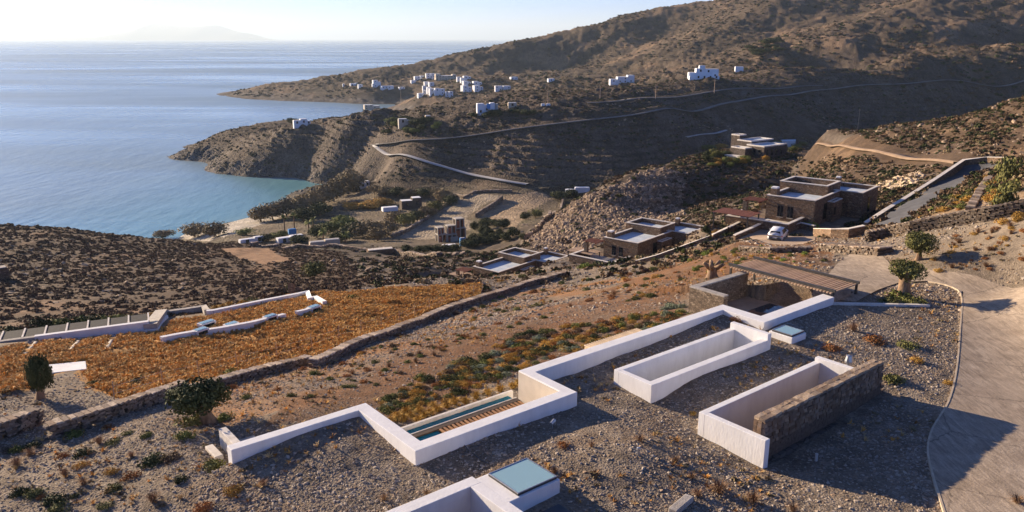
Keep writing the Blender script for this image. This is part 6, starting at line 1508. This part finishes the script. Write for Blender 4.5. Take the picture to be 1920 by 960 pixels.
for u, v, w, h, kd, wh in (
 (365,444,44,26,'tamarisk','in the pair on the near end of the beach'),(402,444,44,28,'tamarisk','in the pair on the near end of the beach'),(306,447,34,16,'tamarisk','alone on the scrub crest beside the beach'),
 (488,416,40,30,'tamarisk','in the row behind the beach'),(512,412,42,34,'tamarisk','in the row behind the beach'),(538,406,44,36,'tamarisk','in the row behind the beach'),(562,402,44,36,'tamarisk','in the row behind the beach'),(586,394,46,38,'tamarisk','in the row behind the beach'),(606,386,46,40,'tamarisk','in the row behind the beach'),(626,378,46,42,'tamarisk','in the row behind the beach'),(644,366,44,42,'tamarisk','in the row behind the beach'),(660,356,40,38,'tamarisk','in the row behind the beach'),(648,348,34,26,'tamarisk','in the row behind the beach'),(600,404,40,26,'dark','in the row behind the beach'),(570,414,40,26,'dark','in the row behind the beach'),
 (702,364,26,20,'tamarisk','in the dark row below the valley road'),(722,366,30,18,'tamarisk','in the dark row below the valley road'),(746,367,30,17,'dark','in the dark row below the valley road'),(770,368,30,16,'tamarisk','in the dark row below the valley road'),(795,368,30,17,'dark','in the dark row below the valley road'),(816,368,26,16,'tamarisk','in the dark row below the valley road'),(834,378,34,26,'tamarisk','at the corner of the pale field'),(846,384,26,20,'dark','at the corner of the pale field'),
 (816,398,30,24,'olive','along the field wall by the valley house'),(800,408,30,24,'tamarisk','along the field wall by the valley house'),(782,416,32,24,'dark','along the field wall by the valley house'),(762,424,34,26,'olive','along the field wall by the valley house'),(742,420,34,26,'tamarisk','along the field wall by the valley house'),(726,438,38,28,'tamarisk','along the field wall by the valley house'),
 (690,446,54,34,'tamarisk','in the valley grove behind the low gabled house'),(664,444,44,30,'dark','in the valley grove behind the low gabled house'),(640,430,48,26,'green','in the valley grove behind the low gabled house'),(616,440,36,26,'green','in the valley grove behind the low gabled house'),(594,446,30,24,'dark','in the valley grove behind the low gabled house'),(708,452,40,28,'tamarisk','in the valley grove behind the low gabled house'),(640,452,40,20,'dark','in the valley grove behind the low gabled house'),(660,392,34,14,'gold','in the sandy clearing of the valley'),(690,390,40,14,'gold','in the sandy clearing of the valley'),(716,384,40,14,'gold','in the sandy clearing of the valley'),
 (500,452,26,14,'dark','between the beach tavern roofs'),(525,448,28,16,'green','between the beach tavern roofs'),(560,456,34,16,'dark','between the beach tavern roofs'),(460,440,30,12,'green','between the beach tavern roofs'),
 (763,474,20,16,'dark','in the hedge row below the unfinished building'),(785,474,20,15,'dark','in the hedge row below the unfinished building'),(802,473,20,16,'dark','in the hedge row below the unfinished building'),(820,474,22,17,'dark','in the hedge row below the unfinished building'),(836,474,22,17,'dark','in the hedge row below the unfinished building'),(854,472,22,16,'dark','in the hedge row below the unfinished building'),
 (590,522,40,34,'olive','thin and half bare, beyond the orange grass'),(545,548,14,20,'dark','narrow and upright at the stone buttress'),
 (1050,374,30,16,'dark','at the foot of the rocky spur'),(1072,368,24,14,'dark','at the foot of the rocky spur'),(1005,408,24,18,'olive','at the foot of the rocky spur'),(985,412,20,16,'dark','at the foot of the rocky spur')):
    tree(u, v, w, h, kd, wh, 'trees of the valley and beach', tmin=100)
for u, v in in_pix([(884,422),(920,420),(972,432),(985,452),(940,462),(890,466),(866,468),(895,445)], 26, 12): tree(u, v, random.uniform(16, 24), random.uniform(14, 20), 'dark', 'in the orchard right of the unfinished building', 'orchard trees of the valley', tmin=150)
for u, v in in_pix([(1305,292),(1345,272),(1370,284),(1372,298),(1440,296),(1462,286),(1450,300),(1400,312),(1340,318)], 24, 13): tree(u, v, random.uniform(10, 22), random.uniform(7, 13), random.choice(['green', 'olive', 'gold', 'dark']), 'in the garden of the hilltop house', 'garden bushes of the hilltop house', 'bush', .12, tmin=150)
for u, v in in_pix([(1440,270),(1462,268),(1500,268),(1512,276),(1490,284),(1448,284)], 8, 14): tree(u, v, 14, 9, random.choice(['olive', 'green']), 'beside the paved court of the hilltop house', 'bushes round the paved court', 'bush', .12, tmin=150)
for u, v in in_pix([(705,240),(735,222),(800,226),(830,240),(790,250),(720,252)], 20, 15): tree(u, v, random.uniform(12, 22), random.uniform(8, 13), random.choice(['dark', 'dark', 'green']), 'in the dark garden on the promontory', 'garden trees on the promontory', 'tree', .15, tmin=320)
for u, v in in_pix([(880,218),(960,208),(1000,205),(1010,214),(930,224)], 14, 16): tree(u, v, random.uniform(12, 20), random.uniform(6, 10), 'dark', 'around the white villa with the blue panel', 'trees round the promontory villa', 'tree', .15, tmin=320)
for u, v in ((545,232), (553,233)): tree(u, v, 11, 12, 'dark', 'beside the white house on the promontory', 'trees by the promontory house', tmin=320)
for u, v in in_pix([(1390,78),(1440,70),(1480,90),(1420,105)], 14, 17): tree(u, v, random.uniform(14, 22), random.uniform(6, 10), 'dark', 'in the far gully of the mountain', 'trees in the far gully', 'tree', .15, tmin=500)
def palm(u, v, h, where):
    q = G(u, v, 150); k = math.hypot(*q[:2]) / FPX; Hh = h * k; r = empty('palm_tree', q)
    MB().tube((0, 0, -.3), (.1, 0, Hh * .8), .28, .2, 8).build('trunk', M['bark'], r)
    mb = MB(); rg = random.Random(int(u))
    for a in range(22):
        an = rg.uniform(0, 6.28); el = rg.uniform(-.5, 1.1); L = rg.uniform(1.6, 2.4); p = Vector((.1, 0, Hh * .8)); d = Vector((math.cos(an) * math.cos(el), math.sin(an) * math.cos(el), math.sin(el))); sd = Vector((-math.sin(an), math.cos(an), 0)) * .28
        m_ = p + d * L * .6; t = p + d * L + Vector((0, 0, -.7)); mb.add([p - sd * .3, p + sd * .3, m_ + sd, m_ - sd, t], [(0, 1, 2, 3), (3, 2, 4)])
    mb.build('crown', M['green'], r); PLANTS.append((r, 'palm tree ' + where, u, 'palm tree', 'palm trees behind the beach'))
for u, v, h in ((534,436,34),(552,430,32),(579,440,30),(588,438,32),(606,452,24),(648,456,20)): palm(u, v, h, 'behind the beach')
def olive(label, u, v, hpx, crown, tw, lean=0.0, cw=1.0, ch=1.0, name='olive_tree', zc=.66):
    """old pruned olive: thick fluted trunk dividing into stubs, compact crown"""
    q = G(u, v); k = math.hypot(q[0], q[1]) / FPX; Hh = hpx * k; T = tw * k / 2; r = empty(name, q, .3)
    mb = MB(); n = 12; prof = [(1.5, -.3), (1.15, .06 * Hh), (.85, .22 * Hh), (.8, .4 * Hh), (.9, .52 * Hh)]; vs = []; fs = []; rg = random.Random(int(u))
    for j, (s_, z) in enumerate(prof): vs += [(T * s_ * math.cos(6.283 * a / n) * (1 + .18 * math.sin(a * 2.3 + j)) + lean * z, T * s_ * math.sin(6.283 * a / n) * (1 + .18 * math.cos(a * 1.7 + j)), z) for a in range(n)]
    for j in range(len(prof) - 1): fs += [(j * n + a, j * n + (a + 1) % n, (j + 1) * n + (a + 1) % n, (j + 1) * n + a) for a in range(n)]
    fs += [tuple(range((len(prof) - 1) * n, len(prof) * n))]; mb.add(vs, fs)
    for a in range(5):
        an = a * 1.25 + rg.random() * .5; mb.tube((lean * Hh * .5 + math.cos(an) * T * .5, math.sin(an) * T * .5, Hh * .48), (lean * Hh * .7 + math.cos(an) * T * 1.9, math.sin(an) * T * 1.9, Hh * (.68 + .08 * rg.random())), T * .5, T * .3, 7)
    mb.build('trunk', M['bark'], r, 0, True)
    if crown:
        for j in range(3):
            an = j * 2.1 + .4; link_mesh('crown', CR[crown][j % 3], r, (lean * Hh * .7 + math.cos(an) * T * 1.0 * cw, math.sin(an) * T * 1.0 * cw, Hh * zc), (0, 0, an), (T * 2.3 * cw, T * 2.3 * cw, Hh * .34 * ch))
    tag(r, label, 'tree'); return r
olive('old olive tree with thick trunk in the stony island of the driveway', 1693, 556, 72, 'olive', 22, 0, 1.1, 1.2, zc=.62)
olive('round bushy olive tree on the mound above the driveway', 1722, 487, 52, 'olive', 9, 0, 2.3, 1.9, zc=.48)
olive('dark round olive tree with thick trunk beside the dry stone wall', 392, 792, 74, 'dark', 26, -.3, 1.7, 2.1)
olive('pruned olive stump without leaves behind the entrance court', 1334, 522, 42, None, 20, .05, name='olive_stump')
olive('scraggly dark tree beside the white slab at left', 76, 748, 78, 'dark', 12, .05, 1.3, 2.3, 'scraggly_tree', .5)
q = G(1890, 392)
for k, (u, v) in enumerate(((1886,384),(1890,362),(1892,340),(1890,322))):
    shrub(u, v, 34, 'olive', 'in the tall hedge at the right edge', 'tall hedge at the right edge', 2.2)
# the 290 shrubs that show largest stay single things; the rest is joined as ground cover
RANDOM_GROUPS = ('shrubs of the soil bed behind the villa', 'small shrubs of the stony slope', 'small shrubs behind the pergola', 'cushions of the golden garden', 'small shrubs of the stony mound')
sh = [t for t in PLANTS if t[3] == 'shrub' and t[4] in RANDOM_GROUPS]; fixed = sum(1 for t in PLANTS if t[3] == 'shrub') - len(sh)
sh.sort(key=lambda t: -t[0].scale[0] / math.hypot(t[0].location[0], t[0].location[1]))
cut = sh[max(0, 285 - fixed):]; cutn = set(t[0].name for t in cut)
PLANTS = [t for t in PLANTS if t[0].name not in cutn]
allm = sorted(set(t[0].data.name for t in cut)); order = {n: k for k, n in enumerate(allm)}
scatter('ground_cover', [tuple(t[0].location) for t in cut], [tuple(t[0].rotation_euler) for t in cut], [tuple(t[0].scale) for t in cut], [order[t[0].data.name] for t in cut], [bpy.data.meshes[n] for n in allm], 'small low plants between the single shrubs on the garden slopes', 'plants')
for t in cut: bpy.data.objects.remove(t[0])
# labels: repeats that can be told apart by order get their place
ORD = ['leftmost', 'second', 'third', 'fourth', 'fifth', 'sixth', 'seventh', 'eighth', 'ninth', 'tenth', 'eleventh', 'twelfth', 'thirteenth', 'fourteenth', 'fifteenth', 'sixteenth', 'seventeenth', 'eighteenth', 'nineteenth', 'twentieth', 'twenty-first', 'twenty-second', 'twenty-third', 'twenty-fourth', 'twenty-fifth', 'twenty-sixth']
by = {}
for it in PLANTS: by.setdefault(it[1], []).append(it)
for lab, its in by.items():
    its.sort(key=lambda t: t[2])
    for k, (o, l, u, cat, grp) in enumerate(its):
        if len(its) == 1: t = l
        elif len(its) <= 26: t = ('%s from left: ' % ORD[k] if k else 'leftmost ') + l
        else: t = l
        tag(o, t, cat, grp)
